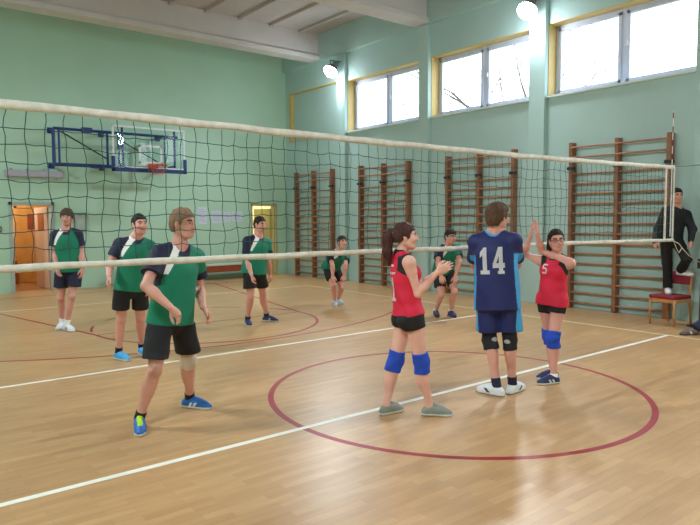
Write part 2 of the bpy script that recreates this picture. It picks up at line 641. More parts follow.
def make_person(name_seed, H, w, phi, pel, neck, head, hphi, hpitch, arms, feet, look, label, h=0.006,
                group=None, sh_w=1.0, z0=0.0, tilt=0.0, crouch=None):
    s = H / 1.78
    fem = look.get('female', False)
    J = {}
    f0 = azim(phi)
    J['pel'] = at_z(pel[0], w + (pel[2] if len(pel) > 2 else 0), pel[1])
    J['neck'] = at(neck[0], neck[1], w + neck[2])
    u = nrm(J['neck'] - J['pel'])
    f = nrm(f0 - u * (f0 @ u)); l = nrm(np.cross(u, f))
    hc = at(head[0], head[1], w + head[2])
    hf0 = azim(hphi)
    hf = nrm(hf0 * math.cos(math.radians(hpitch)) + ZV * math.sin(math.radians(hpitch)))
    hl = nrm(np.cross(ZV, hf)); hu = np.cross(hf, hl)
    if tilt:
        a = math.radians(tilt)
        hl, hu = hl * math.cos(a) + hu * math.sin(a), hu * math.cos(a) - hl * math.sin(a)
    wS = (.168 if fem else .182) * s * sh_w
    sides = {'L': 1, 'R': -1}
    lt, ls, lu, lf = .245 * H, .240 * H, .168 * H, .148 * H
    rep = ['torso %.2f' % (np.linalg.norm(J['neck'] - J['pel']) / s), 'neck-head %.2f' % (np.linalg.norm(hc - J['neck']) / s)]
    for k, g in sides.items():
        J['sh' + k] = J['neck'] - u * .075 * s + l * g * wS + f * (.02 if crouch else 0)
        J['hip' + k] = J['pel'] + l * g * (.088 if not fem else .080) * s
        A = arms[k]
        J['el' + k] = pick(J['sh' + k], A[0][0], A[0][1], A[0][2], lu)
        J['wr' + k] = pick(J['el' + k], A[1][0], A[1][1], A[1][2], lf)
        rep.append('%s ua %.2f fa %.2f' % (k, np.linalg.norm(J['el' + k] - J['sh' + k]) / lu, np.linalg.norm(J['wr' + k] - J['el' + k]) / lf))
        fx, fy, fp = feet[k][:3]
        fz = z0 if len(feet[k]) < 4 else feet[k][3]
        fc = ground(fx, fy, fz)
        if len(feet[k]) > 4: fc = at(fx, fy, w + feet[k][4]); fz = fc[2]
        fd = azim(fp)
        J['fc' + k], J['fd' + k], J['fz' + k] = fc, fd, fz
        J['an' + k] = np.array([*(fc - fd * .062 * s)[:2], fz + .088 * s])
        pole = nrm(fd + f0) if len(feet[k]) < 6 else feet[k][5]
        J['kn' + k] = ik(J['hip' + k], J['an' + k], lt, ls, pole)
        rep.append('%s leg %.2f' % (k, np.linalg.norm(J['an' + k] - J['hip' + k]) / (lt + ls)))
    print('PERSON', name_seed, '; '.join(rep))
    org = np.array([*((J['fcL'] + J['fcR'])[:2] / 2), z0])
    P = lambda a, b, z: J['pel'] + (l * a + f * b + u * z) * s
    ax = (l, f, u)
    tl = np.linalg.norm(J['neck'] - J['pel']) / s

    # ---- the body, one continuous surface
    B = Field()
    hipw = .158 if fem else .160
    B.ell(P(0, -.008, .03), ax, np.array([hipw, .112, .12]) * s, .03)
    if fem:
        for g in (-1, 1): B.ell(P(g * .065, -.055, -.035), ax, np.array([.078, .085, .085]) * s, .03)
    B.ell(P(0, .0, tl * .36), ax, np.array([.125 if fem else .143, .096, .17]) * s, .05)
    B.ell(P(0, .005, tl * .66), ax, np.array([.142 if fem else .165, .106, .17]) * s, .05)
    if fem:
        for g in (-1, 1): B.ell(P(g * .065, .085, tl * .66), ax, np.array([.056, .050, .056]) * s, .04)
    B.cap(J['shL'], J['shR'], .050 * s, .050 * s, .05)
    nk = J['neck']; hb = hc - hu * .055 * s - hf * .022 * s
    B.cap(nk - u * .05 * s, hb, (.052 if fem else .060) * s, (.047 if fem else .054) * s, .03)
    for k, g in sides.items():
        sh, el, wr = J['sh' + k], J['el' + k], J['wr' + k]
        B.cap(nk + u * (.005 if fem else .035) * s, sh + u * (.0 if fem else .012) * s, (.032 if fem else .036) * s, (.042 if fem else .046) * s, .045)
        a = (.86 if fem else 1.0) * s
        B.cap(sh, sh + (el - sh) * .3, .056 * a, .054 * a, .03)
        B.cap(sh, el, .052 * a, .039 * a, .02)
        B.cap(el, el + (wr - el) * .35, .040 * a, .043 * a, .02)
        B.cap(el + (wr - el) * .3, wr, .042 * a, .0275 * a, .02)
        A = arms[k]
        d = A[2] if len(A) > 2 and A[2] is not None else nrm(wr - el)
        n = A[3] if len(A) > 3 and A[3] is not None else -l * g
        hand(B, wr, d, n, k == 'L', (.93 if fem else 1.0) * s, A[4] if len(A) > 4 else .3)
        hip, kn, an = J['hip' + k], J['kn' + k], J['an' + k]
        th = (1.04 if fem else 1.0) * look.get('leg', 1.0) * s
        B.cap(hip, kn, (.078 if fem else .088) * th, .055 * s, .03)
        bend = kn - (hip + an) / 2
        fw_leg = nrm(J['fd' + k] + f0 * .3 + bend * 7)
        sd = nrm(an - kn)
        fw_leg = nrm(fw_leg - sd * (fw_leg @ sd))
        back = -fw_leg
        B.cap(kn, an, .050 * s, .036 * s, .02)
        B.ell(kn + (an - kn) * .30 + back * .018 * s, (nrm(np.cross(an - kn, back)), back, nrm(an - kn)), np.array([.050, .054, .135]) * look.get('leg', 1.0) * s, .03)
        B.ell(kn + fw_leg * .022 * s, (nrm(np.cross(an - kn, back)), back, nrm(an - kn)), np.array([.040, .038, .052]) * s, .025)
        B.cap(an, J['fc' + k] + ZV * .04 * s, .034 * s, .028 * s, .02)
    head_field(B, hc, hf, hu, hl, s, fem)
    HP = lambda a, b, z: hc + (hl * a + hf * b + hu * z) * s

    def skin_mats(C):
        q = (C - hc) / s
        X, Y, Z = q @ hl, q @ hf, q @ hu
        m = np.zeros(len(C), int)
        m[(np.abs(X) < .024) & (Y > .05) & (np.abs(Z + .058) < .0125)] = 1
        m[(np.abs(np.abs(X) - .031) < .019) & (Y > .05) & (np.abs(Z - .034 + (np.abs(X) - .03) ** 2 * 8) < .0062)] = 2
        return m
    body = field_object('person', B, h, [look.get('skin', 'skin'), 'lip', 'brow'], org, None, skin_mats)
    tag(body, label, 'person', group)
    body_v = B

    def child(name, F, mats, fn=None, lab=None, hh=None):
        o = field_object(name, F, hh or h, mats, org, body, fn)
        if lab: o['label'] = lab
        return o
    # ---- eyes
    for g in (-1, 1):
        bm = bmesh.new()
        bmesh.ops.create_uvsphere(bm, u_segments=16, v_segments=10, radius=.0128 * s)
        for v in bm.verts:
            v.co = Vector(HP(g * .032, .0755, .0105) - org) + Vector(hl * v.co.x + hf * v.co.y * .95 + hu * v.co.z * .72)
        for fc_ in bm.faces:
            p = np.array(fc_.calc_center_median()) + org - HP(g * .032, .0765, .0105)
            fc_.material_index = 1 if (p @ hf) > 0.0075 * s and abs(p @ hl) < .0085 * s else 0
        finish('eye', bm, ['eye_white', 'iris'], body, True)
    # ---- hair
    hr = look['hair']
    Hf = Field()
    t = hr.get('t', .012)
    up0 = hr.get('line', .066)
    low = hr.get('low', -.066)
    HL = [(.16, up0 + .004), (.088, up0), (.058, up0 - .010), (.040, .034), (.034, -.004), (.014, -.006), (.008, .022), (-.022, .020), (-.032, -.022), (-.048, low), (-.20, low - .004), (-.20, .25), (.16, .25)]
    if hr.get('over'):
        HL = [(.16, up0 + .004), (.088, up0), (.060, up0 - .010), (.044, .034), (.036, -.012), (-.03, -.030), (-.048, low), (-.20, low - .004), (-.20, .25), (.16, .25)]

    def hair_post(v, Pn):
        q = (Pn - hc) / s
        return np.maximum(v, poly_sd(HL, q @ hf, q @ hu) * s)
    Hf.ell(HP(0, -.014, .033), (hl, hf, hu), (np.array([.076, .098, .092]) + t) * s, .01)
    Hf.cap(HP(0, -.055, -.02), HP(0, -.040, -.08), .056 * s + t * .8 * s, .050 * s + t * .5 * s, .03)
    if hr.get('thick'):
        Hf.ell(HP(0, -.005, .068), (hl, hf, hu), (np.array([.070, .088, .062]) + t) * s, .02)
    nz = folds(.0036 * s, 150 / s, name_seed + 3)
    Hf.noise = nz
    Hf.post = hair_post
    child('hair', Hf, [hr['m']], hh=min(h, .006))
    Hf = Field()
    if hr.get('fringe'):
        for i in range(7):
            x = -.057 + i * .019
            Hf.cap(HP(x * .8, .072, .085), HP(x * 1.05 + hr.get('sweep', .01), .091 - abs(x) * .25, .052 - hr['fringe'] + .010 * math.sin(i * 2.3)), .016 * s, .008 * s, .012)
    if hr.get('sides'):
        for g in (-1, 1):
            Hf.cap(HP(g * .077, -.004, .045), HP(g * .079, .004, .045 - hr['sides']), .013 * s, .007 * s, .015)
            Hf.cap(HP(g * .078, -.030, .035), HP(g * .074, -.045, -.03), .016 * s, .014 * s, .02)
    if hr.get('tail'):
        Hf.cap(HP(0, -.098, .040), HP(0, -.138, .046), .024 * s, .028 * s, .02)
        Hf.cap(HP(0, -.135, .050), HP(0, -.165, -.03), .034 * s, .048 * s, .02)
        Hf.cap(HP(0, -.165, -.03), HP(0, -.165, -.14), .048 * s, .046 * s, .02)
        Hf.cap(HP(0, -.165, -.14), HP(0, -.150, -.25), .046 * s, .016 * s, .02)
    if hr.get('long'):
        for g in (-1,):
            Hf.cap(HP(g * .076, -.012, .05), HP(g * .082, -.030, -.09), .020 * s, .026 * s, .02)
        Hf.cap(HP(-.03, -.09, .0), HP(-.03, -.085, -.15), .045 * s, .030 * s, .03)
        Hf.cap(HP(.03, -.09, .0), HP(.03, -.085, -.15), .045 * s, .030 * s, .03)
    Hf.noise = nz
    if Hf.ops:
        child('ponytail' if hr.get('tail') else ('long_hair' if hr.get('long') else 'fringe'), Hf, [hr['m']], hh=min(h, .006))
    if hr.get('tail'):
        Tf = Field()
        for i in range(10):
            a0, a1 = i * .6283, (i + 1) * .6283
            Tf.cap(HP(.026 * math.cos(a0), -.118, .043 + .026 * math.sin(a0)), HP(.026 * math.cos(a1), -.118, .043 + .026 * math.sin(a1)), .008 * s, .008 * s, .004)
        child('hair_band', Tf, ['hair_fair'], lab='light brown hair band', hh=.004)
    # ---- glasses
    if look.get('glasses'):
        bm = bmesh.new()
        for g in (-1, 1):
            ring = [HP(g * .033 + .024 * math.cos(a) , .104, .010 + .017 * math.sin(a)) - org for a in np.linspace(0, 2 * math.pi, 15)]
            tube(bm, ring, .0026 * s, 6, False)
            tube(bm, [HP(g * .057, .102, .014) - org, HP(g * .080, .06, .014) - org, HP(g * .082, -.01, .008) - org], .0022 * s, 6)
        tube(bm, [HP(-.010, .106, .012) - org, HP(.010, .106, .012) - org], .0024 * s, 6)
        finish('glasses', bm, 'black_metal', body, True)['label'] = 'thin dark glasses'

    # ---- shirt
    sc = look['shirt']
    T = Field()
    hemz = sc.get('hem', -.03)
    hemp = P(0, 0, hemz)
    cl = [(hemp, u)]
    loose = sc.get('loose', 1.0)
    sq = [(f, 1 / .66)]
    kind = sc['kind']
    if kind in ('green', 'blue', 'track'):
        T.cap(P(0, .0, hemz - .1), P(0, 0, tl * .62), .208 * s * loose, .182 * s * loose, .03, [(f, 1 / .74)], cl)
        T.ell(P(0, .005, tl * .66), ax, (np.array([.165, .106, .17]) + .018) * s, .04, cl)
        T.cap(J['shL'], J['shR'], .066 * s, .066 * s, .05)
    else:
        T.cap(P(0, -.008, hemz - .1), P(0, 0, .12), .196 * s, .148 * s, .03, [(f, 1 / .80)], cl)
        for k in sides:
            hr_ = (.078 * 1.04 * look.get('leg', 1) + .016) * s
            T.cap(J['hip' + k], J['hip' + k] + (J['kn' + k] - J['hip' + k]) * .25, hr_, hr_, .03, clips=cl)
        T.ell(P(0, .0, tl * .36), ax, (np.array([.128, .098, .17]) + .012) * s, .05, cl)
        T.ell(P(0, .005, tl * .66), ax, (np.array([.142, .106, .17]) + .011) * s, .05, cl)
        for g in (-1, 1): T.ell(P(g * .065, .085, tl * .66), ax, (np.array([.056, .050, .056]) + .012) * s, .05)
        T.cap(nk - u * .055 * s + l * wS * .66, nk - u * .055 * s - l * wS * .66, .056 * s, .056 * s, .04)
    sl = sc.get('sleeve', .62)
    for k, g in sides.items():
        sh, el, wr = J['sh' + k], J['el' + k], J['wr' + k]
        d = nrm(el - sh)
        if kind in ('green', 'blue'):
            e = sh + (el - sh) * sl
            T.cap(nk + u * .012 * s, sh + u * .006 * s, .050 * s, .060 * s, .04)
            T.cap(sh, e + d * .12 * s, .070 * s, .082 * s, .03, clips=[(e, -d)])
        elif kind == 'track':
            T.cap(nk + u * .012 * s, sh + u * .006 * s, .055 * s, .066 * s, .04)
            T.cap(sh, el, .076 * s, .064 * s, .03)
            T.cap(el, wr, .064 * s, .046 * s, .03)
        else:
            T.cap(nk + u * .012 * s, sh - l * g * .040 * s + u * .004 * s, .044 * s, .050 * s, .04)
            T.cap(sh + l * g * .032 * s - u * .01 * s, sh + l * g * .12 * s - u * .01 * s, .075 * s, .09 * s, .012, op='s')
    nr = .060 if kind == 'track' else (.058 if fem else .068)
    T.cap(nk + u * .035 * s + f * .022 * s, nk + u * .2 * s + f * .05 * s, nr * s, (nr + .03) * s, .010, op='s')
    T.noise = folds(sc.get('fold', .0045) * s, 26, name_seed)
    a_sh = {k: J['sh' + k] for k in sides}

    def shirt_mats(C):
        q = (C - J['pel']) / s
        X, Y, Z = q @ l, q @ f, q @ u
        dn = np.linalg.norm(np.cross(C - (nk + u * .02 * s + f * .02 * s), u), axis=1) / s
        m = np.zeros(len(C), int)
        aX = np.abs(X)
        if kind == 'green':
            # navy sleeves and shoulder yoke, a white curved panel between
            arm = np.zeros(len(C), bool)
            for k, g in sides.items():
                sh, el = J['sh' + k], J['el' + k]
                d = nrm(el - sh)
                along = ((C - sh) @ d) / s
                rad = np.linalg.norm((C - sh) - ((C - sh) @ d)[:, None] * d, axis=1) / s
                out = g * X
                tz = np.clip((Z - (tl - .26)) / .26, 0, 1)
                edge = .172 - .085 * tz ** 2
                inarm = (out > edge) & (along > -.16) & (along < .200) & (rad < .15) & (Z > tl - .42)
                if g > 0 and not sc.get('both'):
                    arm |= inarm & (along > .12)
                    continue
                arm |= inarm
                white = (out > edge - .074 * (.25 + .75 * tz)) & (out <= edge) & (Z > tl - .215) & (Y > -.05) & (g < 0)
                m[white] = 2
            m[arm] = 1
            m[(dn < .082) & (Z > tl - .07) & (m != 2)] = 1
        elif kind == 'blue':
            m[(aX > .168) & (Z < tl - .19) & (np.abs(Y) < .085) & (aX < .24)] = 1
            m[(dn < .096) & (Z > tl - .07)] = 1
        elif kind == 'red':
            for k, g in sides.items():
                q2 = (C - J['sh' + k]) / s
                rr = np.hypot(q2 @ f, (q2 @ u) + .02)
                m[(g * X > .075) & (rr < (.098 if not sc.get('panel') else .118)) & (Z > tl - .27)] = 1
            m[(dn < .080) & (Z > tl - .06)] = 1
        return m
    mats = {'green': ['green_cloth', 'navy_cloth', 'white_cloth'], 'blue': ['royal_cloth', 'sky_cloth'],
            'red': ['red_cloth', 'black_cloth'], 'track': ['black_cloth']}[kind]
    shirt = child('jacket' if kind == 'track' else 'shirt', T, mats, shirt_mats if kind != 'track' else None)

    # ---- shorts / trousers
    bc = look['bottom']
    Q = Field()
    if crouch is None and bc['kind'] != 'trousers':
        Q.post = lambda v, Pn: np.maximum(v, (Pn - hemp) @ u - .006 * s)
    hmz = bc.get('len', .72)
    if bc['kind'] == 'shorts':
        Q.cap(P(0, -.01, .0), P(0, 0, .08), .164 * s, .145 * s, .03, [(f, 1 / .72)])
        for k, g in sides.items():
            hip, kn = J['hip' + k], J['kn' + k]
            d = nrm(kn - hip); e = hip + (kn - hip) * hmz
            Q.cap(hip + l * g * .006 * s, e + d * .15 * s + l * g * .012 * s, .096 * s, .104 * s * bc.get('flare', 1), .025, clips=[(e, -nrm(d * .6 - ZV * .4) if crouch is None else -d)])
        Q.noise = folds(.005 * s, 28, name_seed + 9)
        kinds = [bc['m']] + ([bc['stripe']] if bc.get('stripe') else [])

        def bm_fn(C):
            q = (C - J['pel']) / s
            X, Y = q @ l, q @ f
            return ((np.abs(X) > .160) & (np.abs(Y) < .045)).astype(int)
        child('shorts', Q, kinds, bm_fn if bc.get('stripe') else None)
    elif bc['kind'] == 'tight':
        Q.ell(P(0, -.008, .03), ax, (np.array([.158, .112, .12]) + .010) * s, .03)
        for g in (-1, 1): Q.ell(P(g * .065, -.055, -.035), ax, (np.array([.078, .085, .085]) + .011) * s, .03)
        for k, g in sides.items():
            hip, kn = J['hip' + k], J['kn' + k]
            d = nrm(kn - hip); e = hip + (kn - hip) * hmz
            Q.cap(hip, kn, (.078 * 1.04 * look.get('leg', 1) + .012) * s, .072 * s, .03, clips=[(e, -d)])
        Q.noise = folds(.003 * s, 30, name_seed + 9)
        child('shorts', Q, [bc['m']])
    else:
        Q.cap(P(0, -.01, .0), P(0, 0, .10), .166 * s, .150 * s, .03, [(f, 1 / .72)])
        for k, g in sides.items():
            hip, kn, an = J['hip' + k], J['kn' + k], J['an' + k]
            Q.cap(hip, kn, .100 * s, .078 * s, .03)
            e = an - nrm(an - kn) * .01 * s
            Q.cap(kn, an + nrm(an - kn) * .05 * s, .076 * s, .072 * s, .03, clips=[(e, -nrm(an - kn))])
        Q.noise = folds(.007 * s, 24, name_seed + 9)
        child('trousers', Q, [bc['m']])

    # ---- knee pads
    for k in sides:
        pd = look.get('pads', {}).get(k)
        if not pd: continue
        hip, kn, an = J['hip' + k], J['kn' + k], J['an' + k]
        du, dd = nrm(hip - kn), nrm(an - kn)
        top, bot, t = pd.get('top', .085) * s, pd.get('bot', .095) * s, pd.get('t', .012) * s
        fwd = nrm(J['fd' + k] + f0 * .3)
        K = Field()
        c1 = [(kn + du * top, -du)]; c2 = [(kn + dd * bot, -dd)]
        rT = (.055 + (.088 - .055) * top / lt) * s
        K.cap(kn, kn + du * (top + .05 * s), .057 * s + t, rT + t, .01, clips=c1)
        K.cap(kn, kn + dd * (bot + .05 * s), .056 * s + t, .050 * s + t, .01, clips=c2)
        K.ell(kn + (an - kn) * .30 - fwd * .018 * s, (nrm(np.cross(dd, fwd)), fwd, dd), (np.array([.050, .054, .135]) * s + t), .02, clips=c2 + [(kn, dd)])
        K.ell(kn + fwd * .03 * s, (nrm(np.cross(dd, fwd)), fwd, dd), np.array([.046, .036, .062]) * s + t, .02, clips=c2 + c1)
        K.noise = folds(.003 * s, 60, name_seed + 5)
        def pad_fn(C, kn=kn, fwd=fwd, dd=dd, k=k):
            q = (C - kn) / s
            b = q @ -fwd; zz = q @ dd; xx = q @ nrm(np.cross(dd, fwd))
            return ((b > .02) & ((zz / .020) ** 2 + (xx / .030) ** 2 < 1)).astype(int)
        child(pd.get('name', 'knee_pad'), K, [pd['m']] + ([pd['m2']] if 'm2' in pd else []), pad_fn if 'm2' in pd else None, pd.get('label'))

    # ---- socks and shoes
    so = look['socks']
    shz = look['shoes']
    for k in sides:
        fc, fd, fz, an, kn = J['fc' + k], J['fd' + k], J['fz' + k], J['an' + k], J['kn' + k]
        side = nrm(np.cross(ZV, fd))
        up = nrm(kn - an)
        if so:
            K = Field()
            e = an + up * so.get('h', .05) * s
            K.cap(an - ZV * .035 * s, an, .039 * s, .041 * s, .01)
            K.cap(an, e + up * .05 * s, .041 * s, .047 * s, .01, clips=[(e, -up)])
            child('sock', K, [so['m']])
        G = [(np.array([fc[0], fc[1], fz + .002]), ZV)]
        lg = .92 if fem else 1.0
        q = lambda a, b, z: np.array([*(fc + fd * a * s * lg + side * b * s)[:2], fz + z * s])
        K = Field()
        K.cap(q(-.105, 0, .040), q(.02, 0, .044), .037 * s, .040 * s, .02, clips=G)
        K.cap(q(.0, 0, .046), q(.09, .002, .030), .043 * s, .040 * s, .025, clips=G)
        K.cap(q(.085, 0, .026), q(.135, -.004, .024), .041 * s, .028 * s, .02, clips=G)
        K.cap(q(-.105, 0, .016), q(.10, 0, .014), .040 * s, .046 * s, .012, [(ZV, 2.2)], clips=G)
        K.cap(q(-.075, 0, .055), q(-.066, 0, .082), .042 * s, .043 * s, .02, clips=[(q(0, 0, .092), nrm(-ZV + fd * .12))])
        K.cap(q(-.03, 0, .070), q(.055, 0, .050), .034 * s, .030 * s, .03)
        def shoe_fn(C, fc=fc, fd=fd, fz=fz, side=side):
            a = ((C - fc) @ fd) / s; b = ((C - fc) @ side) / s; z = (C[:, 2] - fz) / s
            m = np.zeros(len(C), int)
            m[z < .024] = 1
            st = (np.abs(b) > .020) & (z > .022) & (z < .060) & (np.abs(a - .01 - (z - .035) * shz.get('slant', .6)) < shz.get('sw', .012))
            if shz.get('two'):
                st |= (np.abs(b) > .020) & (z > .022) & (z < .060) & (np.abs(a + .035 - (z - .035) * shz.get('slant', .6)) < shz.get('sw', .012))
            m[st] = 2
            return m
        so_ = child('shoe', K, [shz['m'], shz.get('sole', 'sole_white'), shz.get('stripe', 'sole_white')], shoe_fn, hh=min(h, .006))
        lc = (look.get('laces') or {}).get(k) or look.get('lace_all')
        if lc:
            L_ = Field()
            L_.cap(q(-.012, 0, .104), q(.082, 0, .070), .025 * s, .021 * s, .02, [(nrm(ZV + fd * .3), 1.5)])
            lo_ = child('laces', L_, [lc], lab=('lime green laces' if lc == 'lime' else None), hh=.005)
            lo_.parent = so_
    return dict(body=body, J=J, shirt=T, shirt_obj=shirt, l=l, f=f, u=u, s=s, tl=tl, org=org, P=P)


GLYPHS = {  # polygons in a 0..1 wide, 0..1 high cell: (outline, ...)
    '1': [[(.34, 0), (.70, 0), (.70, 1), (.46, 1), (.12, .82), (.12, .62), (.34, .72)], [(.12, 0), (.92, 0), (.92, .14), (.12, .14)]],
    '4': [[(.52, 0), (.84, 0), (.84, 1), (.52, 1)], [(.0, .22), (1.0, .22), (1.0, .40), (.0, .40)], [(.0, .36), (.27, .36), (.80, 1.0), (.50, 1.0)], [(.40, 0), (.96, 0), (.96, .12), (.40, .12)]],
    '5': [[(.12, .50), (.34, .50), (.34, 1), (.12, 1)], [(.12, .84), (.86, .84), (.86, 1), (.12, 1)], [(.12, .48), (.66, .48), (.66, .64), (.12, .64)], [(.62, .12), (.88, .16), (.88, .50), (.62, .62)], [(.10, 0), (.74, 0), (.86, .17), (.10, .17)]],
    '-': [[(0, .25), (1, .25), (1, .75), (0, .75)]],
}


def in_poly(poly, x, y):
    c = np.zeros(x.shape, bool)
    n = len(poly)
    for i in range(n):
        (x0, y0), (x1, y1) = poly[i], poly[(i + 1) % n]
        cond = ((y0 > y) != (y1 > y))
        xi = (x1 - x0) * (y - y0) / ((y1 - y0) if y1 != y0 else 1e-9) + x0
        c ^= cond & (x < xi)
    return c


def print_on(pr, text, centre, right, up, wdt, hgt, gap, m, label, d=None):
    """numerals laid on the cloth: cells of each figure dropped onto the shirt along -d"""
    d = nrm(d)
    bm = bmesh.new()
    F = pr['shirt']
    tot = len(text) * wdt + (len(text) - 1) * gap
    cell = .004
    for ti, ch in enumerate(text):
        if ch == ' ': continue
        x0 = -tot / 2 + ti * (wdt + gap)
        nx, ny = max(int(wdt / cell), 2), max(int(hgt / cell), 2)
        gx, gy = np.meshgrid((np.arange(nx) + .5) / nx, (np.arange(ny) + .5) / ny, indexing='ij')
        on = np.zeros(gx.shape, bool)
        for poly in GLYPHS[ch]: on |= in_poly(poly, gx, gy)
        vx, vy = np.meshgrid(np.arange(nx + 1) / nx, np.arange(ny + 1) / ny, indexing='ij')
        Pts = centre + (x0 + vx.ravel()[:, None] * wdt) * right + ((vy.ravel()[:, None] - .5) * hgt) * up + d * .16
        tt = np.zeros(len(Pts))
        for _ in range(60):
            v = F.eval(Pts - tt[:, None] * d)
            tt += np.clip(v - .003, -.01, .02) * .7
        Pts = Pts - tt[:, None] * d - pr['org']
        okv = (tt < .30).reshape(nx + 1, ny + 1)
        idx = {}
        def gv(i, j):
            if (i, j) not in idx: idx[(i, j)] = bm.verts.new(Pts[i * (ny + 1) + j])
            return idx[(i, j)]
        for i in range(nx):
            for j in range(ny):
                if on[i, j] and okv[i:i + 2, j:j + 2].all():
                    bm.faces.new((gv(i, j), gv(i + 1, j), gv(i + 1, j + 1), gv(i, j + 1)))
    res = bmesh.ops.solidify(bm, geom=list(bm.faces), thickness=.0015) if len(bm.faces) else None
    o = finish('shirt_number', bm, m, pr['shirt_obj'], False)
    o['label'] = label
    return o

# ------------------------------------------------------------------ the hall
XL, XW, YF, YB, ZC = -1.6, 10.74, -8.4, 16.54, 6.84


def wall_boxes(bm, u0, u1, v0, v1, holes, put):
    us = sorted({u0, u1, *[h[0] for h in holes], *[h[1] for h in holes]})
    vs = sorted({v0, v1, *[h[2] for h in holes], *[h[3] for h in holes]})
    for a, b in zip(us[:-1], us[1:]):
        for c, d in zip(vs[:-1], vs[1:]):
            m, n = (a + b) / 2, (c + d) / 2
            if any(h[0] < m < h[1] and h[2] < n < h[3] for h in holes): continue
            put(bm, a, b, c, d)


bm = bmesh.new(); box(bm, XL - .3, XW + .35, YF - .3, YB + .25, -.2, 0)
floor = struct('floor', bm, 'floor')

# court markings, thin paint on the floor
def strip(pts, wd, m, z=.0012):
    """a painted line along a polyline on the floor"""
    bm = bmesh.new()
    prev = None
    P2 = [np.array(p, float) for p in pts]
    for i, p in enumerate(P2):
        t = nrm(P2[min(i + 1, len(P2) - 1)] - P2[max(i - 1, 0)])
        n = np.array([-t[1], t[0]])
        q = [bm.verts.new((*(p + n * s_ * wd / 2), zz)) for s_ in (1, -1) for zz in (z, .0)]
        if prev:
            bm.faces.new((prev[0], q[0], q[2], prev[2]))
            bm.faces.new((prev[0], prev[1], q[1], q[0]))
            bm.faces.new((prev[2], q[2], q[3], prev[3]))
        prev = q
    o = finish('court_line', bm, m, floor)
    o['kind'] = 'structure'
    return o


def arc(cx, cy, r, a0, a1, n=64):
    return [(cx + r * math.cos(math.radians(a0 + (a1 - a0) * i / n)), cy + r * math.sin(math.radians(a0 + (a1 - a0) * i / n))) for i in range(n + 1)]


CX, CY = 4.645, 4.175
for y, m in ((CY, 'line_white'), (CY + 3, 'line_white'), (CY - 3, 'line_white'), (CY + 9.05, 'line_cream'), (CY - 9.05, 'line_cream')):
    strip([(CX - 4.535, y), (CX + 4.535, y)], .055, m, .0016)
for x in (CX - 4.535, CX + 4.535):
    strip([(x, CY - 9.05), (x, CY + 9.05)], .05, 'line_cream', .0014)
strip(arc(CX, CY, 1.8, 0, 360, 128), .055, 'line_red')
for sg in (1, -1):
    fy = 5.40 * sg + CY          # free-throw line
    by = 11.2 * sg + CY          # baseline
    strip(arc(CX, fy, 1.8, 0 if sg < 0 else 180, 180 if sg < 0 else 360, 64), .05, 'line_red')
    strip([(CX - 1.8, fy), (CX + 1.8, fy)], .03, 'line_red')
    for k in range(5):
        a = 8 + 36 * k + (0 if sg > 0 else 180)
        strip(arc(CX, fy, 1.8, a, a + 18, 12), .04, 'line_red')
    for g in (1, -1):
        strip([(CX + g * 1.8, fy), (CX + g * 3.0, by)], .05, 'line_red')
    cy3 = 9.70 * sg + CY
    a1 = math.degrees(math.acos(5.9 / 6.25))
    strip(arc(CX, cy3, 6.25, (180 + a1) if sg > 0 else a1, (360 - a1) if sg > 0 else (180 - a1), 96), .045, 'line_red')
    strip([(CX - 5.9, by), (CX + 5.9, by)], .05, 'line_red')

# back wall with two doorways
D1 = (3.07, 3.97, 0, 2.09)
D2 = (9.50, 10.33, 0, 2.13)
bm = bmesh.new()
wall_boxes(bm, XL - .3, XW, 0, ZC, [D1, D2], lambda b, a, c, d, e: box(b, a, c, YB, YB + .25, d, e))
struct('wall_back', bm, 'wall_mint')
bm = bmesh.new(); box(bm, XL - .3, XL, YF, YB, 0, ZC); struct('wall_left', bm, 'wall_mint')
bm = bmesh.new(); box(bm, XL - .3, XW + .35, YF - .3, YF, 0, ZC); struct('wall_front', bm, 'wall_mint')

# window wall
BAYS = [(10.70, 13.50), (7.65, 10.40), (4.52, 7.29), (1.42, 4.20), (-1.70, 1.10), (-4.80, -2.00)]
ZS, ZT = 4.03, 5.40
NICHE = (13.84, 16.36)
bm = bmesh.new()
wall_boxes(bm, YF - .3, YB + .25, 0, ZC, [(*b, ZS, ZT) for b in BAYS] + [(*NICHE, ZS, 5.47)], lambda b, a, c, d, e: box(b, XW, XW + .35, a, c, d, e))
box(bm, XW + .12, XW + .35, NICHE[0], NICHE[1], ZS, 5.47)
struct('wall_right', bm, 'wall_mint_cool')
PIL = [(13.50, 13.84), (10.40, 10.70), (7.29, 7.65), (4.20, 4.52), (1.10, 1.42), (-2.00, -1.70), (-5.10, -4.80)]
for i, (a, b) in enumerate(PIL):
    bm = bmesh.new(); bbox(bm, XW - .11, XW + .02, a, b, 0, 6.13, .012)
    struct('trim_%d' % (i + 1), bm, 'wall_mint_cool')
bm = bmesh.new(); box(bm, XW - .13, XW, YF, YB, 6.13, ZC); struct('trim_8', bm, 'wall_mint_cool')
# yellow lining of the blind bay
bm = bmesh.new()
box(bm, XW + .0, XW + .12, NICHE[1] - .10, NICHE[1], ZS, 5.47)
box(bm, XW + .0, XW + .12, NICHE[0], NICHE[1], 5.44, 5.47)
box(bm, XW - .02, XW + .12, NICHE[0], NICHE[1], ZS - .02, ZS + .01)
struct('trim_9', bm, 'reveal_yellow')

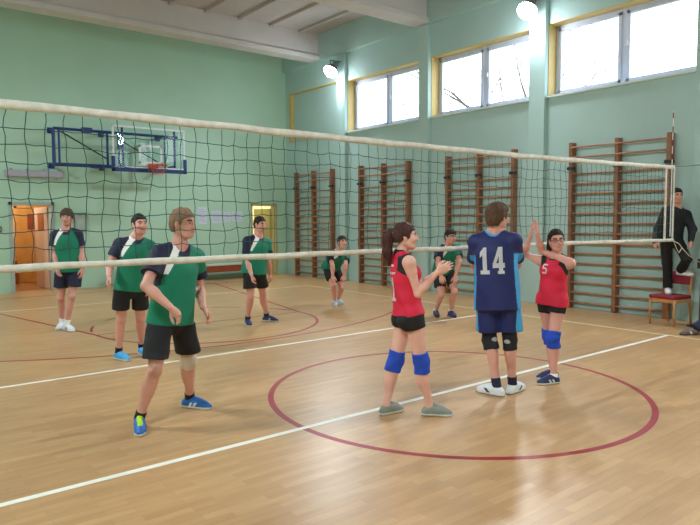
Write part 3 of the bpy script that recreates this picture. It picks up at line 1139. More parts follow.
# windows
for i, (a, b) in enumerate(BAYS):
    w = empty('window_%d' % (i + 1), (XW, (a + b) / 2, ZS)); w['kind'] = 'structure'
    hw, hh = (b - a) / 2, ZT - ZS
    bm = bmesh.new()
    box(bm, -.002, .27, hw - .012, hw + .0, .0, hh)
    box(bm, -.002, .27, -hw, -hw + .012, .0, hh)
    box(bm, -.002, .27, -hw, hw, hh - .012, hh)
    finish('reveal', bm, 'reveal_yellow', w)
    bm = bmesh.new(); bbox(bm, -.05, .27, -hw - .02, hw + .02, -.035, .012, .006); finish('sill', bm, 'sill_white', w)
    bm = bmesh.new()
    for y0, y1, z0, z1 in ((-hw, -hw + .06, 0, hh), (hw - .06, hw, 0, hh), (-hw, hw, 0, .06), (-hw, hw, hh - .06, hh), (-.045, .045, .06, hh - .06)):
        bbox(bm, .25, .33, y0, y1, z0, z1, .006)
    finish('window_frame', bm, 'pvc_white', w)
    for g in (-1, 1):
        y0, y1 = (.045, hw - .06) if g > 0 else (-hw + .06, -.045)
        bm = bmesh.new()
        t = .065
        for p0, p1, z0, z1 in ((y0, y0 + t, .06, hh - .06), (y1 - t, y1, .06, hh - .06), (y0, y1, .06, .06 + t), (y0, y1, hh - .06 - t, hh - .06)):
            bbox(bm, .235, .30, p0, p1, z0, z1, .008)
        sh = finish('sash', bm, 'pvc_white', w)
        bm = bmesh.new(); box(bm, .262, .272, y0 + t, y1 - t, .06 + t, hh - .06 - t)
        finish('pane', bm, 'glass', sh)
    bm = bmesh.new(); bbox(bm, .205, .24, -.085, -.06, hh * .5, hh * .5 + .10, .005); tube(bm, [(.21, -.072, hh * .5 + .02), (.21, -.02, hh * .5 + .02)], .008, 8)
    finish('window_handle', bm, 'hoop_white', w)

# ceiling, its ribs and the cross beams
bm = bmesh.new(); box(bm, XL - .3, XW + .35, YF - .3, YB + .25, ZC, ZC + .25); ceil = struct('ceiling', bm, 'ceiling_grey')
bm = bmesh.new()
x = XL + .5
while x < XW - .3:
    bbox(bm, x, x + .09, YF, YB, ZC - .07, ZC + .01, .01); x += .92
finish('ceiling_rib', bm, 'ceiling_grey', ceil)['kind'] = 'structure'
for i, y in enumerate((14.65, 10.42, 6.2, 2.0, -2.2, -6.4)):
    bm = bmesh.new(); bbox(bm, XL, XW - .1, y, y + .34, 6.20, ZC + .01, .015)
    bbox(bm, XL, XW - .1, y - .06, y + .40, 6.13, 6.25, .012)
    struct('trim_%d' % (10 + i), bm, 'beam_grey')

# doorway 1: an open double door into an orange lit corridor
def room_box(name, x0, x1, y0, y1, z1, m, fm):
    bm = bmesh.new()
    box(bm, x0 - .1, x0, y0, y1, 0, z1); box(bm, x1, x1 + .1, y0, y1, 0, z1)
    box(bm, x0 - .1, x1 + .1, y1, y1 + .1, 0, z1); box(bm, x0 - .1, x1 + .1, y0, y1 + .1, z1, z1 + .1)
    o = struct(name, bm, m)
    bm = bmesh.new(); box(bm, x0 - .1, x1 + .1, y0, y1 + .1, -.2, -.0005)
    f = finish(name + '_floor', bm, fm, o); f['kind'] = 'structure'
    return o


room_box('wall_corridor', 2.2, 5.2, YB + .25, 19.0, 2.7, 'corridor_wall', 'corridor_floor')
room_box('wall_hallway', 8.8, 12.2, YB + .25, 18.6, 2.7, 'yellow_wall', 'corridor_floor')


def leaf(parent, name, wd, m, win=True, thick=.04, hgt=2.02):
    bm = bmesh.new()
    bbox(bm, 0, wd, -thick / 2, thick / 2, .01, hgt, .005)
    o = finish(name, bm, m, parent)
    if win:
        bm = bmesh.new()
        for g in (-1, 1): bbox(bm, wd * .28, wd * .72, g * (thick / 2 + .004) - .006, g * (thick / 2 + .004) + .006, 1.45, 1.88, .003)
        finish('door_window', bm, 'brown_wood', o)
    bm = bmesh.new()
    for g in (-1, 1):
        tube(bm, [(wd * .9, g * thick * .4, 1.02), (wd * .9, g * (thick / 2 + .05), 1.02), (wd * .74, g * (thick / 2 + .05), 1.02)], .010, 8)
    finish('door_handle', bm, 'steel', o)
    return o


d1 = empty('door_1', (3.07, YB, 0)); d1['kind'] = 'structure'
bm = bmesh.new()
for a, b, c, d in ((-.05, .03, 0, 2.14), (.87, .95, 0, 2.14), (-.05, .95, 2.06, 2.14)): bbox(bm, a, b, -.02, .27, c, d, .006)
finish('door_frame', bm, 'panel_grey', d1)
lf = leaf(d1, 'door_leaf', .84, 'pale_pink'); lf.location = (.86, .27, 0); lf.rotation_euler = (0, 0, math.radians(97))
d1b = empty('door_2', (3.66, 18.96, 0)); d1b['kind'] = 'structure'
leaf(d1b, 'door_leaf', .88, 'orange_wood')
bm = bmesh.new()
for a, b, c, d in ((-.07, 0, 0, 2.1), (.88, .95, 0, 2.1), (-.07, .95, 2.03, 2.1)): bbox(bm, a, b, -.03, .03, c, d, .006)
finish('door_frame', bm, 'orange_wood', d1b)
bm = bmesh.new(); bbox(bm, 2.2, 3.6, 18.80, 19.0, 0, .62, .01); struct('trim_20', bm, 'brown_wood')

d2 = empty('door_3', (9.50, YB, 0)); d2['kind'] = 'structure'
bm = bmesh.new()
for a, b, c, d in ((-.04, .02, 0, 2.17), (.81, .87, 0, 2.17), (-.04, .87, 2.10, 2.17)): bbox(bm, a, b, -.01, .26, c, d, .006)
finish('door_frame', bm, 'olive_leaf', d2)
lf = leaf(d2, 'door_leaf', .78, 'olive_leaf', False); lf.location = (.80, .26, 0); lf.rotation_euler = (0, 0, math.radians(99))


def lamp_point(name, loc, energy, col, size=.1):
    d = bpy.data.lights.new(name, 'POINT'); d.energy = energy; d.color = col; d.shadow_soft_size = size
    o = bpy.data.objects.new(name, d); o.location = loc; COL.objects.link(o)
    return o


for nm, loc, e, c in (('corridor_ceiling_lamp', (3.2, 17.9, 2.58), 36, (1, .92, .78)), ('hallway_ceiling_lamp', (10.2, 17.6, 2.58), 46, (1, .94, .76))):
    r = empty(nm, loc)
    bm = bmesh.new(); bmesh.ops.create_uvsphere(bm, u_segments=20, v_segments=12, radius=.12)
    for v in bm.verts: v.co.z = v.co.z * .45 + .05
    finish('lamp_shade', bm, 'corridor_lamp', r, True)
    bm = bmesh.new(); bmesh.ops.create_cone(bm, cap_ends=True, segments=20, radius1=.13, radius2=.13, depth=.03, matrix=Matrix.Translation((0, 0, .105)))
    finish('lamp_base', bm, 'lamp_body', r)
    tag(r, 'round warm ceiling lamp inside the %s doorway' % ('left orange' if 'corr' in nm else 'yellow'), 'lamp')
    lamp_point(nm + '_light', (loc[0], loc[1], loc[2] - .15), e, c)

# ------------------------------------------------------------------ fixtures on the back wall
# basketball hoop on its folding wall frame
hp = empty('basketball_hoop', (5.1, YB, 3.4))
O = np.array([5.1, YB, 3.4])
def rel(p): return np.asarray(p, float) - O
YFm = 16.05
zt, zb = 3.86, 3.02
def fr(px, py, y=YFm): return on_y(px, py, y)
bm = bmesh.new()
X0, X1, X2, X3 = 3.94, 5.18, 5.45, 7.0
for (a, b, r) in (((X0, zt), (X3, zt), .035), ((X0, zb), (X3, zb), .045), ((X0, zb), (X0, zt), .04), ((X0 + .12, zb), (X0 + .12, zt), .025), ((X1, zb), (X1, zt), .03), ((X2, zb), (X2, zt), .03), ((X3 - .35, zb), (X3 - .35, zt), .025)):
    tube(bm, [rel((a[0], YFm, a[1])), rel((b[0], YFm, b[1]))], r, 10)
bbox(bm, *(np.array([4.58, 4.82]) - O[0]), YFm - .06 - YB, YFm + .06 - YB, zt - .05 - O[2], zt + .07 - O[2], .01)
finish('wall_frame', bm, 'blue_metal', hp)
bm = bmesh.new()
tube(bm, [rel((X0 + .1, YFm, zt - .03)), rel((X1, YFm, zb + .18))], .018, 8)
tube(bm, [rel((X2, YFm, zt - .15)), rel((X3 - .4, YFm, zb + .1))], .016, 8)
finish('brace', bm, 'black_metal', hp)
for x in (X0 + .05, X1, X3 - .35):
    for z in (zt, zb):
        bm = bmesh.new()
        tube(bm, [rel((x, YFm, z)), rel((x, YB + .0, z))], .025, 8)
        bbox(bm, x - .07 - O[0], x + .07 - O[0], -.02, .0, z - .07 - O[2], z + .07 - O[2], .004)
        finish('wall_bracket', bm, 'blue_metal', hp)
YBd = 15.62
bx0, bx1, bz0, bz1 = 5.16, 7.02, 2.93, 4.0
bm = bmesh.new(); bbox(bm, bx0 - O[0], bx1 - O[0], YBd - YB, YBd + .014 - YB, bz0 - O[2], bz1 - O[2], .004)
bd = finish('backboard', bm, 'acrylic', hp); bd['label'] = 'clear acrylic backboard'
bm = bmesh.new()
e = .045
for a, b, c, d in ((bx0, bx1, bz1 - e, bz1), (bx0, bx0 + e, bz0, bz1), (bx1 - e, bx1, bz0, bz1), (bx0, bx1, bz0 + .04, bz0 + .04 + e)):
    bbox(bm, a - O[0], b - O[0], YBd - .006 - YB, YBd + .02 - YB, c - O[2], d - O[2], .003)
q0, q1, r0, r1 = 5.80, 6.40, 3.10, 3.56
for a, b, c, d in ((q0, q1, r1 - .05, r1), (q0, q1, r0, r0 + .05), (q0, q0 + .05, r0, r1), (q1 - .05, q1, r0, r1)):
    bbox(bm, a - O[0], b - O[0], YBd - .008 - YB, YBd + .002 - YB, c - O[2], d - O[2], .002)
finish('board_marking', bm, 'hoop_white', bd)
bm = bmesh.new()
bbox(bm, bx0 - .03 - O[0], bx1 + .03 - O[0], YBd - .02 - YB, YBd + .035 - YB, bz0 - .05 - O[2], bz0 + .05 - O[2], .01)
for a, b in ((bx0 - .03, bx0 + .05), (bx1 - .05, bx1 + .03)):
    bbox(bm, a - O[0], b - O[0], YBd - .02 - YB, YBd + .035 - YB, bz0 - .05 - O[2], bz0 + .32 - O[2], .01)
finish('board_padding', bm, 'blue_metal', bd)
for x in (5.42, 6.75):
    bm = bmesh.new()
    tube(bm, [rel((x, YBd + .05, zb)), rel((x, YBd + .05, zt + .1))], .03, 8)
    for z in (zt - .05, zb + .05):
        tube(bm, [rel((x, YBd + .03, z)), rel((x, YFm, z))], .022, 8)
    finish('board_support', bm, 'blue_metal', hp)
rc = np.array([6.12, YBd - .40, 3.05])
bm = bmesh.new()
tube(bm, [rel(rc + np.array([.225 * math.cos(a), .225 * math.sin(a), 0])) for a in np.linspace(0, 2 * math.pi, 33)], .013, 8, False)
bbox(bm, rc[0] - .10 - O[0], rc[0] + .10 - O[0], YBd - .17 - YB, YBd - .005 - YB, 2.98 - O[2], 3.07 - O[2], .01)
tube(bm, [rel(rc + np.array([-.09, .2, -.0])), rel((rc[0] - .09, YBd - .01, 2.90))], .012, 6)
tube(bm, [rel(rc + np.array([.09, .2, -.0])), rel((rc[0] + .09, YBd - .01, 2.90))], .012, 6)
finish('rim', bm, 'rim_red', hp, True)
bm = bmesh.new()
for i in range(12):
    for tw in (1, -1):
        pts = []
        for j in range(5):
            a = i * math.pi / 6 + tw * j * .2
            r = .215 - .10 * (j / 4) ** .8
            pts.append(rel(rc + np.array([r * math.cos(a), r * math.sin(a), -.02 - .055 * j])))
        tube(bm, pts, .0035, 4, False)
finish('hoop_net', bm, 'rim_red', hp)['label'] = 'short reddish net'
tag(hp, 'clear basketball backboard with red rim on blue folding wall frame', 'basketball hoop')

# long grey strip fixture, cabinet, switch, papers
bm = bmesh.new(); bbox(bm, -.64, .64, -.09, 0, -.075, .075, .02)
o = finish('strip_fixture', bm, 'fixture_grey', None, False, (3.60, YB, 2.80))
tag(o, 'long pale grey strip fixture on the wall left of the basketball frame', 'wall fixture')
for x in (-.5, -.15, .2, .55):
    for z in (.07, -.12):
        bm = bmesh.new(); bbox(bm, x - .03, x + .03, -.07, .0, z, z + .05, .004)
        finish('mounting_clip', bm, 'fixture_grey', o)
cb = empty('wall_cabinet', (4.60, YB, 1.66))
bm = bmesh.new(); bbox(bm, -.14, .14, -.05, 0, -.22, .22, .006); finish('cabinet_body', bm, 'dark_frame', cb)
bm = bmesh.new(); bbox(bm, -.12, .12, -.062, -.045, -.20, .20, .004); finish('cabinet_door', bm, 'panel_grey', cb)
tag(cb, 'small grey metal cabinet on the wall behind the player by the open door', 'cabinet')
bm = bmesh.new(); bbox(bm, -.06, .06, -.03, 0, -.07, .07, .008)
sw = finish('light_switch', bm, 'dark_frame', None, False, (2.80, YB, 1.5))
bm = bmesh.new(); bbox(bm, -.03, .03, -.04, -.02, -.04, .04, .004); finish('switch_rocker', bm, 'panel_grey', sw)
tag(sw, 'small grey switch box on the wall left of the open doorway', 'switch')
papers = [(198, 207, 207, 224, 'left sheet of paper of the row on the wall, tallest one'),
          (211.5, 222.5, 211, 223, 'pale paper notice, second from left in the wall row'),
          (224, 230.5, 212, 221.5, 'smallest pale paper notice, third from left in the wall row'),
          (232, 242.5, 211.5, 221.5, 'right sheet of paper of the row, beside the yellow doorway')]
for a, b, c, d, lab in papers:
    p0, p1 = on_y(a, c, YB), on_y(b, d, YB)
    wd, hg = (p1[0] - p0[0]) / 2, (p0[2] - p1[2]) / 2
    bm = bmesh.new(); box(bm, -wd, wd, -.004, 0, -hg, hg)
    o = finish('paper_sign', bm, 'paper', None, False, ((p0[0] + p1[0]) / 2, YB, (p0[2] + p1[2]) / 2))
    bm = bmesh.new()
    k = 0
    z = hg * .7
    while z > -hg * .75:
        box(bm, -wd * .8, wd * (.8 if k % 3 else .4), -.0052, -.004, z - .012, z); z -= .045; k += 1
    finish('text_lines', bm, 'paper_ink', o)
    tag(o, lab, 'paper')

# gym bench along the back wall
bn = empty('gym_bench', (7.35, 16.22, 0))
bm = bmesh.new(); bbox(bm, -1.95, 1.95, -.15, .15, .40, .45, .01); finish('bench_seat', bm, 'bench_top', bn)
bm = bmesh.new(); bbox(bm, -1.95, 1.95, -.13, -.10, .22, .40, .006); bbox(bm, -1.95, 1.95, .10, .13, .22, .40, .006); finish('bench_apron', bm, 'brown_wood', bn)
for x in (-1.75, 0, 1.75):
    bm = bmesh.new()
    bbox(bm, x - .03, x + .03, -.12, .12, .03, .40, .006); bbox(bm, x - .04, x + .04, -.17, .17, 0, .05, .006)
    finish('leg', bm, 'black_metal', bn)
tag(bn, 'low brown wooden gym bench with pale top along the back wall', 'bench')

# ------------------------------------------------------------------ wall bars
LAD = [(14.13, 15.87, 'wall bars in the corner, farthest along the window wall'),
       (11.08, 12.86, 'wall bars behind the girl with the ponytail, second from the corner'),
       (7.98, 9.80, 'wall bars behind the player numbered 14, third from the corner'),
       (4.86, 6.72, 'wall bars beside the referee on the chair, nearest along the wall')]
XB = XW - .13
wb = empty('wall_bars')
hw = .895
ups = []
for y in (-hw, 0, hw):
    bm = bmesh.new(); bbox(bm, -.07, .07, y - .035, y + .035, 0, 3.08, .008)
    finish('upright', bm, 'bar_wood', wb)
zs = [.12 + .183 * i for i in range(14)] + [2.80, 2.985]
for i, z in enumerate(zs):
    bm = bmesh.new()
    xo = -.03 if i < 14 else -.055
    tube(bm, [(xo, -hw, z), (xo, 0, z), (xo, hw, z)], .021, 10)
    for v in bm.verts: v.co.z = z + (v.co.z - z) * .85
    finish('rung', bm, 'rung_wood', wb, True)
for y in (-hw, 0, hw):
    bm = bmesh.new(); bbox(bm, -.10, -.02, y - .085, y + .055, 2.58, 2.63, .006); bbox(bm, -.06, .125, y + .03, y + .06, 2.57, 2.64, .006)
    finish('bracket', bm, 'black_metal', wb)
for i, (a, b, lab) in enumerate(LAD):
    o = wb if i == 0 else dup(wb)
    o.location = (XB + .055, (a + b) / 2, 0)
    tag(o, 'brown wooden ' + lab, 'wall bars', 'wall bars along the window wall')

# ------------------------------------------------------------------ floodlights
def floodlight(x, y, z, aim, lab, group):
    r = empty('floodlight', (x, y, z))
    a = nrm(aim)
    rot = Vector((0, 0, -1)).rotation_difference(Vector(a)).to_matrix().to_4x4()
    bm = bmesh.new()
    bmesh.ops.create_cone(bm, cap_ends=True, segments=28, radius1=.21, radius2=.10, depth=.20, matrix=rot @ Matrix.Translation((0, 0, .10)))
    bmesh.ops.create_cone(bm, cap_ends=True, segments=28, radius1=.08, radius2=.08, depth=.16, matrix=rot @ Matrix.Translation((0, 0, .27)))
    finish('housing', bm, 'lamp_body', r, True)
    bm = bmesh.new()
    bmesh.ops.create_cone(bm, cap_ends=True, segments=28, radius1=.17, radius2=.195, depth=.04, matrix=rot @ Matrix.Translation((0, 0, -.015)))
    l = finish('lens', bm, 'lamp_glow', r, False); l['label'] = 'glowing white lens'
    sx = 1 if x > 4 else -1
    bm = bmesh.new()
    tube(bm, [(0, 0, .1), (.0, 0, .30), (sx * (.34 if sx > 0 else .46), 0, .30)], .02, 8)
    finish('bracket', bm, 'lamp_body', r)
    tag(r, lab, 'lamp', group)
    d = bpy.data.lights.new('floodlight_beam', 'SPOT'); d.energy = 900 if y < 2 else 620; d.color = (.90, .96, 1.0); d.spot_size = math.radians(128); d.spot_blend = .8; d.shadow_soft_size = .17
    o = bpy.data.objects.new('floodlight_beam', d); COL.objects.link(o)
    o.location = Vector((x, y, z)) + Vector(a) * .06
    o.rotation_euler = Vector((0, 0, -1)).rotation_difference(Vector(a)).to_euler()
    lamp_point('floodlight_glow', (x, y, z - .28), 26, (.90, .96, 1.0), .12)
    return r


for x, y, lab in ((10.30, 13.67, 'bright round floodlight on the pillar beside the farthest window'),
                  (10.30, 7.47, 'bright round floodlight at the top edge between two larger windows'),
                  (10.30, 1.26, 'floodlight on the window wall behind the camera'),
                  (10.30, -4.95, 'floodlight on the window wall near the front corner'),
                  (-1.16, 13.67, 'floodlight on the left wall near the back corner'),
                  (-1.16, 7.47, 'floodlight on the left wall level with the court end'),
                  (-1.16, 1.26, 'floodlight on the left wall level with the net'),
                  (-1.16, -4.95, 'floodlight on the left wall near the front corner')):
    floodlight(x, y, 5.60, (-.62 if x > 4 else .62, -.12, -.75), lab, 'round floodlights under the beams')

# ------------------------------------------------------------------ the volleyball net
NY = 4.175
net = empty('volleyball_net', (4.6, NY, 0))
NO = np.array([4.6, NY, 0])
def top_z(x): return np.interp(x, [-.4, .743, 1.845, 3.345, 5.665, 7.5, 9.22], [2.405, 2.396, 2.390, 2.379, 2.375, 2.388, 2.415])
def bot_z(x): return np.interp(x, [-.4, .7, 1.82, 3.56, 4.84, 6.56, 9.25], [1.418, 1.415, 1.416, 1.410, 1.402, 1.398, 1.365])
NX0, NX1 = -.40, 9.20
def np3(x, z, y=0.0): return (x - NO[0], y, z)
bm = bmesh.new()
ncol = 90
nrow = 9
xs = np.linspace(NX0, NX1, ncol + 1)
jit = rng.normal(0, .0055, (ncol + 1, nrow + 1, 2))
sag = np.array([[.006 * math.sin(i * .9 + j * 1.3) for j in range(nrow + 1)] for i in range(ncol + 1)])
def node(i, j):
    x = xs[i]
    t, b = top_z(x) - .05, bot_z(x) + .015
    z = t + (b - t) * j / nrow
    e = 0 if j in (0, nrow) else 1
    x_off = .012 * math.sin(i * .37 + j * .55) * e
    return np3(x + (jit[i, j, 0] + x_off) * e, z + (jit[i, j, 1] + sag[i, j]) * e, .006 * math.sin(i * .5 + j) * e)
CR = .0027
for i in range(ncol + 1):
    pts = []
    for j in range(nrow + 1):
        p = node(i, j); pts.append(p)
        if j < nrow:
            q = node(i, j + 1)
            pts.append(((p[0] + q[0]) / 2 + .006 * math.sin(i * 2.1 + j * 3.7), (p[1] + q[1]) / 2, (p[2] + q[2]) / 2))
    tube(bm, pts, CR, 4, False)
for j in range(1, nrow):
    pts = []
    for i in range(ncol + 1):
        p = node(i, j); pts.append(p)
        if i < ncol:
            q = node(i + 1, j)
            pts.append(((p[0] + q[0]) / 2, (p[1] + q[1]) / 2, (p[2] + q[2]) / 2 - .005 + .004 * math.sin(i * 1.7 + j)))
    tube(bm, pts, CR, 4, False)
o = finish('net_mesh', bm, 'net_cord', net); o['label'] = 'dark square cord mesh'
def band(name, zf, h, m, x0, x1, thick=.008, wob=.003):
    bm = bmesh.new()
    n = 120
    prev = None
    for i in range(n + 1):
        x = x0 + (x1 - x0) * i / n
        z = zf(x) + wob * math.sin(i * .8) * .6
        hh = h * (1 + .08 * math.sin(i * .53))
        yy = wob * math.sin(i * 1.1)
        ring = [bm.verts.new(np3(x, z + b, yy + a)) for a, b in ((-thick / 2, -hh), (-thick, -hh * .5), (-thick / 2, 0), (thick / 2, 0), (thick, -hh * .5), (thick / 2, -hh))]
        if prev:
            for k in range(6): bm.faces.new((prev[k], prev[(k + 1) % 6], ring[(k + 1) % 6], ring[k]))
        else: bm.faces.new(ring)
        prev = ring
    bm.faces.new(prev[::-1])
    return finish(name, bm, m, net, True)
band('top_band', lambda x: top_z(x) + .008, .054, 'band_white', NX0, 9.24)['label'] = 'white canvas top band'
band('bottom_band', lambda x: bot_z(x) + .022, .044, 'band_white', NX0, 9.26, .011)['label'] = 'off-white bottom band'
for x in (8.99, 9.225):
    bm = bmesh.new(); bbox(bm, x - .018 - NO[0], x + .018 - NO[0], -.009, .009, 1.36, 2.40, .004)
    finish('side_band', bm, 'band_white', net)['label'] = 'white vertical band at the net end'
bm = bmesh.new(); tube(bm, [np3(9.13, 1.42, -.012), np3(9.13, 3.17, -.012)], .0065, 8)
ant = finish('antenna', bm, 'hoop_white', net)
for k in range(4):
    bm = bmesh.new(); tube(bm, [np3(9.13, 2.50 + k * .19, -.012), np3(9.13, 2.58 + k * .19, -.012)], .0075, 8)
    finish('antenna_stripe', bm, 'chair_red', ant)['label'] = 'dark red band'
bm = bmesh.new(); tube(bm, [np3(9.2, 2.405), np3(9.7, 2.44), np3(10.245, 2.49)], .005, 6)
finish('tension_rope', bm, 'rope_dark', net)
bm = bmesh.new()
pts = [np3(9.25, 1.36), np3(9.42, 1.31, -.01), np3(9.55, 1.22, -.02), np3(9.75, 1.13, -.01), np3(10.20, .99)]
tube(bm, pts, .007, 6)
tube(bm, [np3(9.27, 1.36), np3(9.30, 1.25, -.03), np3(9.36, 1.18, -.04), np3(9.44, 1.22, -.03), np3(9.50, 1.25, -.02)], .005, 6)
finish('tension_rope', bm, 'rope', net)
tag(net, 'volleyball net with white bands stretched across the hall', 'volleyball net')
# its post, just past the right edge of the picture
ps = empty('net_post', (10.30, NY, 0))
bm = bmesh.new(); tube(bm, [(0, 0, 0), (0, 0, 2.55)], .045, 16); finish('pole', bm, 'steel', ps, True)
bm = bmesh.new(); bbox(bm, -.09, .03, -.06, .06, .90, 1.05, .01); tube(bm, [(-.04, -.05, .98), (-.04, -.16, .98), (-.04, -.16, 1.10)], .010, 8); finish('winch', bm, 'black_metal', ps)
bm = bmesh.new(); bbox(bm, -.16, .16, -.16, .16, 0, .02, .005); finish('base_plate', bm, 'black_metal', ps)
tag(ps, 'steel net post with a winch beside the window wall pillar', 'post')

# ------------------------------------------------------------------ chairs
def chair(x, y, rz, lab):
    c = empty('chair', (x, y, 0), rz)           # seat faces -X of the chair's own frame
    s_ = .215
    for sx in (-1, 1):
        for sy in (-1, 1):
            bm = bmesh.new()
            if sx > 0: tube(bm, [(s_ + .03, sy * (s_ - .02), 0), (s_ - .02, sy * (s_ - .02), .44), (s_ + .03, sy * (s_ - .02), .86)], [.017, .021, .016], 8)
            else: tube(bm, [(-s_ + .02, sy * (s_ - .01), 0), (-s_ + .02, sy * (s_ - .01), .42)], [.015, .021], 8)
            finish('leg', bm, 'chair_wood', c, True)
    bm = bmesh.new()
    for g in (-1, 1):
        bbox(bm, -s_ + .02, s_ - .03, g * (s_ - .02) - .012, g * (s_ - .02) + .012, .36, .42, .004)
        bbox(bm, (-s_ + .02) * 1 if g < 0 else s_ - .045, (-s_ + .045) if g < 0 else s_ - .02, -s_ + .02, s_ - .02, .36, .42, .004)
    finish('seat_frame', bm, 'chair_wood', c)
    bm = bmesh.new(); bbox(bm, -s_ - .01, s_ - .0, -s_ - .005, s_ + .005, .42, .475, .02); finish('seat', bm, 'chair_red', c, True)['label'] = 'dark red padded seat'
    bm = bmesh.new(); bbox(bm, -.018, .018, -s_ + .02, s_ - .02, -.10, .10, .014)
    o = finish('backrest', bm, 'chair_red', c, True, (s_ + .003, 0, .73)); o['label'] = 'dark red padded backrest'
    o.rotation_euler = (0, math.radians(7), 0)
    return tag(c, lab, 'chair')


RCX, RCY = 10.155, 4.60
chair(RCX, RCY, math.radians(-10), 'wooden chair with dark red padded seat, the referee standing on it')

# ------------------------------------------------------------------ outside the windows: bare trees
bm = bmesh.new(); box(bm, XW + .6, 60, -30, 50, -1.0, -.6); struct('ground', bm, 'ground_out')
def bare_tree(x, y, hgt, seed, lab):
    g = random.Random(seed)
    r = empty('bare_tree', (x, y, -.6))
    tr, tw = bmesh.new(), bmesh.new()
    def grow(p, d, ln, rad, depth):
        pts = [p]; rs = [rad]
        for i in range(4):
            d = nrm(d + np.array([g.gauss(0, .10), g.gauss(0, .10), g.gauss(.04, .06)]))
            p = p + d * ln / 4
            pts.append(p); rs.append(rad * (1 - .10 * (i + 1)))
        tube(tr if depth < 2 else tw, pts, rs, 6 if depth < 2 else 4, False)
        if depth < 4:
            for k in range(3 if depth else 5):
                nd = nrm(d + np.array([g.gauss(0, .55), g.gauss(0, .55), g.gauss(.15, .3)]))
                q = pts[2 + (k % 3)]
                grow(q, nd, ln * (.62 + .2 * g.random()), rad * .52, depth + 1)
    grow(np.array([0, 0, 0.0]), np.array([0, 0, 1.0]), hgt * .45, .11, 0)
    finish('trunk', tr, 'bark', r); finish('twigs', tw, 'bark', r)
    tag(r, lab, 'tree')


def outside(px, py, X):
    p = on_x(px, py, X); return p[1]
bare_tree(17.5, outside(515, 80, 17.5), 10.5, 3, 'bare tree seen through the right pane of the middle window')
bare_tree(26.0, outside(455, 90, 26.0), 13.0, 5, 'bare tree seen through the left pane of the middle window')
bare_tree(34.0, outside(572, 75, 34.0), 17.0, 8, 'bare tree seen through the largest window')

# ------------------------------------------------------------------ the people
GREEN = dict(kind='green', hem=-.06)
SH_BLACK = dict(kind='shorts', m='black_cloth', len=.70)
SH_NAVY = dict(kind='shorts', m='navy_cloth', len=.66)
D = vec(0, -1, .0)

# green player in front, stepping wide
p3 = make_person(30, 1.80, 5.22, 50, (171, .90, .0), (179, 247, 0), (183.5, 224, -.02), 66, -2,
    dict(R=((146, 286, -1), (170, 307, -1), vec(.75, -.65, .25), vec(-.3, -.4, .8), .5),
         L=((199, 287, 1), (203, 307, -1), vec(.55, -.8, .2), vec(-.6, -.4, .5), .5)),
    dict(R=(140, 431, 20), L=(196, 408, 72)),
    dict(hair=dict(m='hair_fair', t=.013, line=.060), shirt=GREEN, bottom=dict(kind='shorts', m='black_cloth', len=.80, flare=1.06),
         socks=dict(m='black_cloth', h=.06), shoes=dict(m='shoe_blue', two=True, sole='sole_white'), laces=dict(R='lime'), leg=1.08,
         pads=dict(L=dict(m='bandage', t=.004, top=.07, bot=.075, name='knee_bandage', label='beige elastic knee bandage'))),
    'young player in front in green and navy shirt, beige bandage on one knee', h=.005, group='players in green shirts')

make_person(20, 1.78, 7.50, 28, (131, .92, .0), (136, 239, 0), (139.5, 224.5, 0), 42, 0,
    dict(R=((110, 264, 0), (109, 276, -1), vec(-.05, -.9, .35), vec(.7, 0, -.3), .5),
         L=((153, 266, 1), (150, 285, -1))),
    dict(R=(122, 360, 55), L=(144, 355, 40)),
    dict(hair=dict(m='hair_dark', t=.008), shirt=dict(kind='green', hem=-.06, loose=.93), bottom=SH_BLACK, socks=dict(m='black_cloth', h=.07), shoes=dict(m='shoe_cyan', stripe='shoe_cyan')),
    'dark-haired green-shirted player in bright light blue shoes', h=.0065, sh_w=.94, group='players in green shirts')

make_person(10, 1.86, 9.75, 14, (69, .965, .0), (66.5, 230, 0), (67, 217.5, -.02), 12, -4,
    dict(R=((54, 253, 0), (57.5, 268, -1), vec(.25, -.9, .3), vec(.7, 0, .2), .5),
         L=((81.5, 253, 0), (82.5, 268, -1), vec(.0, -.95, .2), vec(-.8, 0, .0), .4)),
    dict(R=(61, 329, 5), L=(69, 331, 50)),
    dict(hair=dict(m='hair_brown', t=.017, fringe=.010, sides=.05, sweep=.012, over=True), shirt=dict(kind='green', hem=-.06, both=True, loose=.95), bottom=SH_NAVY, socks=dict(m='white_cloth', h=.08), shoes=dict(m='shoe_white', stripe='shoe_navy', two=True), leg=.88),
    'tall thin green-shirted player in white shoes by the open doorway', h=.0075, sh_w=.84, group='players in green shirts')

make_person(40, 1.77, 10.0, 40, (254, .90, .0), (258, 237.5, 0), (260, 224.5, -.02), 52, -8,
    dict(R=((247.5, 262, 0), (251.5, 275, -1), vec(.2, -.95, .2), vec(.7, 0, -.2), .5),
         L=((268.5, 262, 0), (270.5, 274, 1), vec(.1, -.95, .2), vec(-.8, 0, .0), .5)),
    dict(R=(248.5, 325.5, 20), L=(270, 321.5, 68)),
    dict(hair=dict(m='hair_dark', t=.009), shirt=dict(kind='green', hem=-.06, loose=1.08), bottom=SH_BLACK, socks=dict(m='black_cloth', h=.07), shoes=dict(m='shoe_navy', stripe='sole_white'), leg=1.12),
    'green-shirted player in navy shoes standing in front of the yellow doorway', h=.0075, group='players in green shirts', sh_w=1.03)

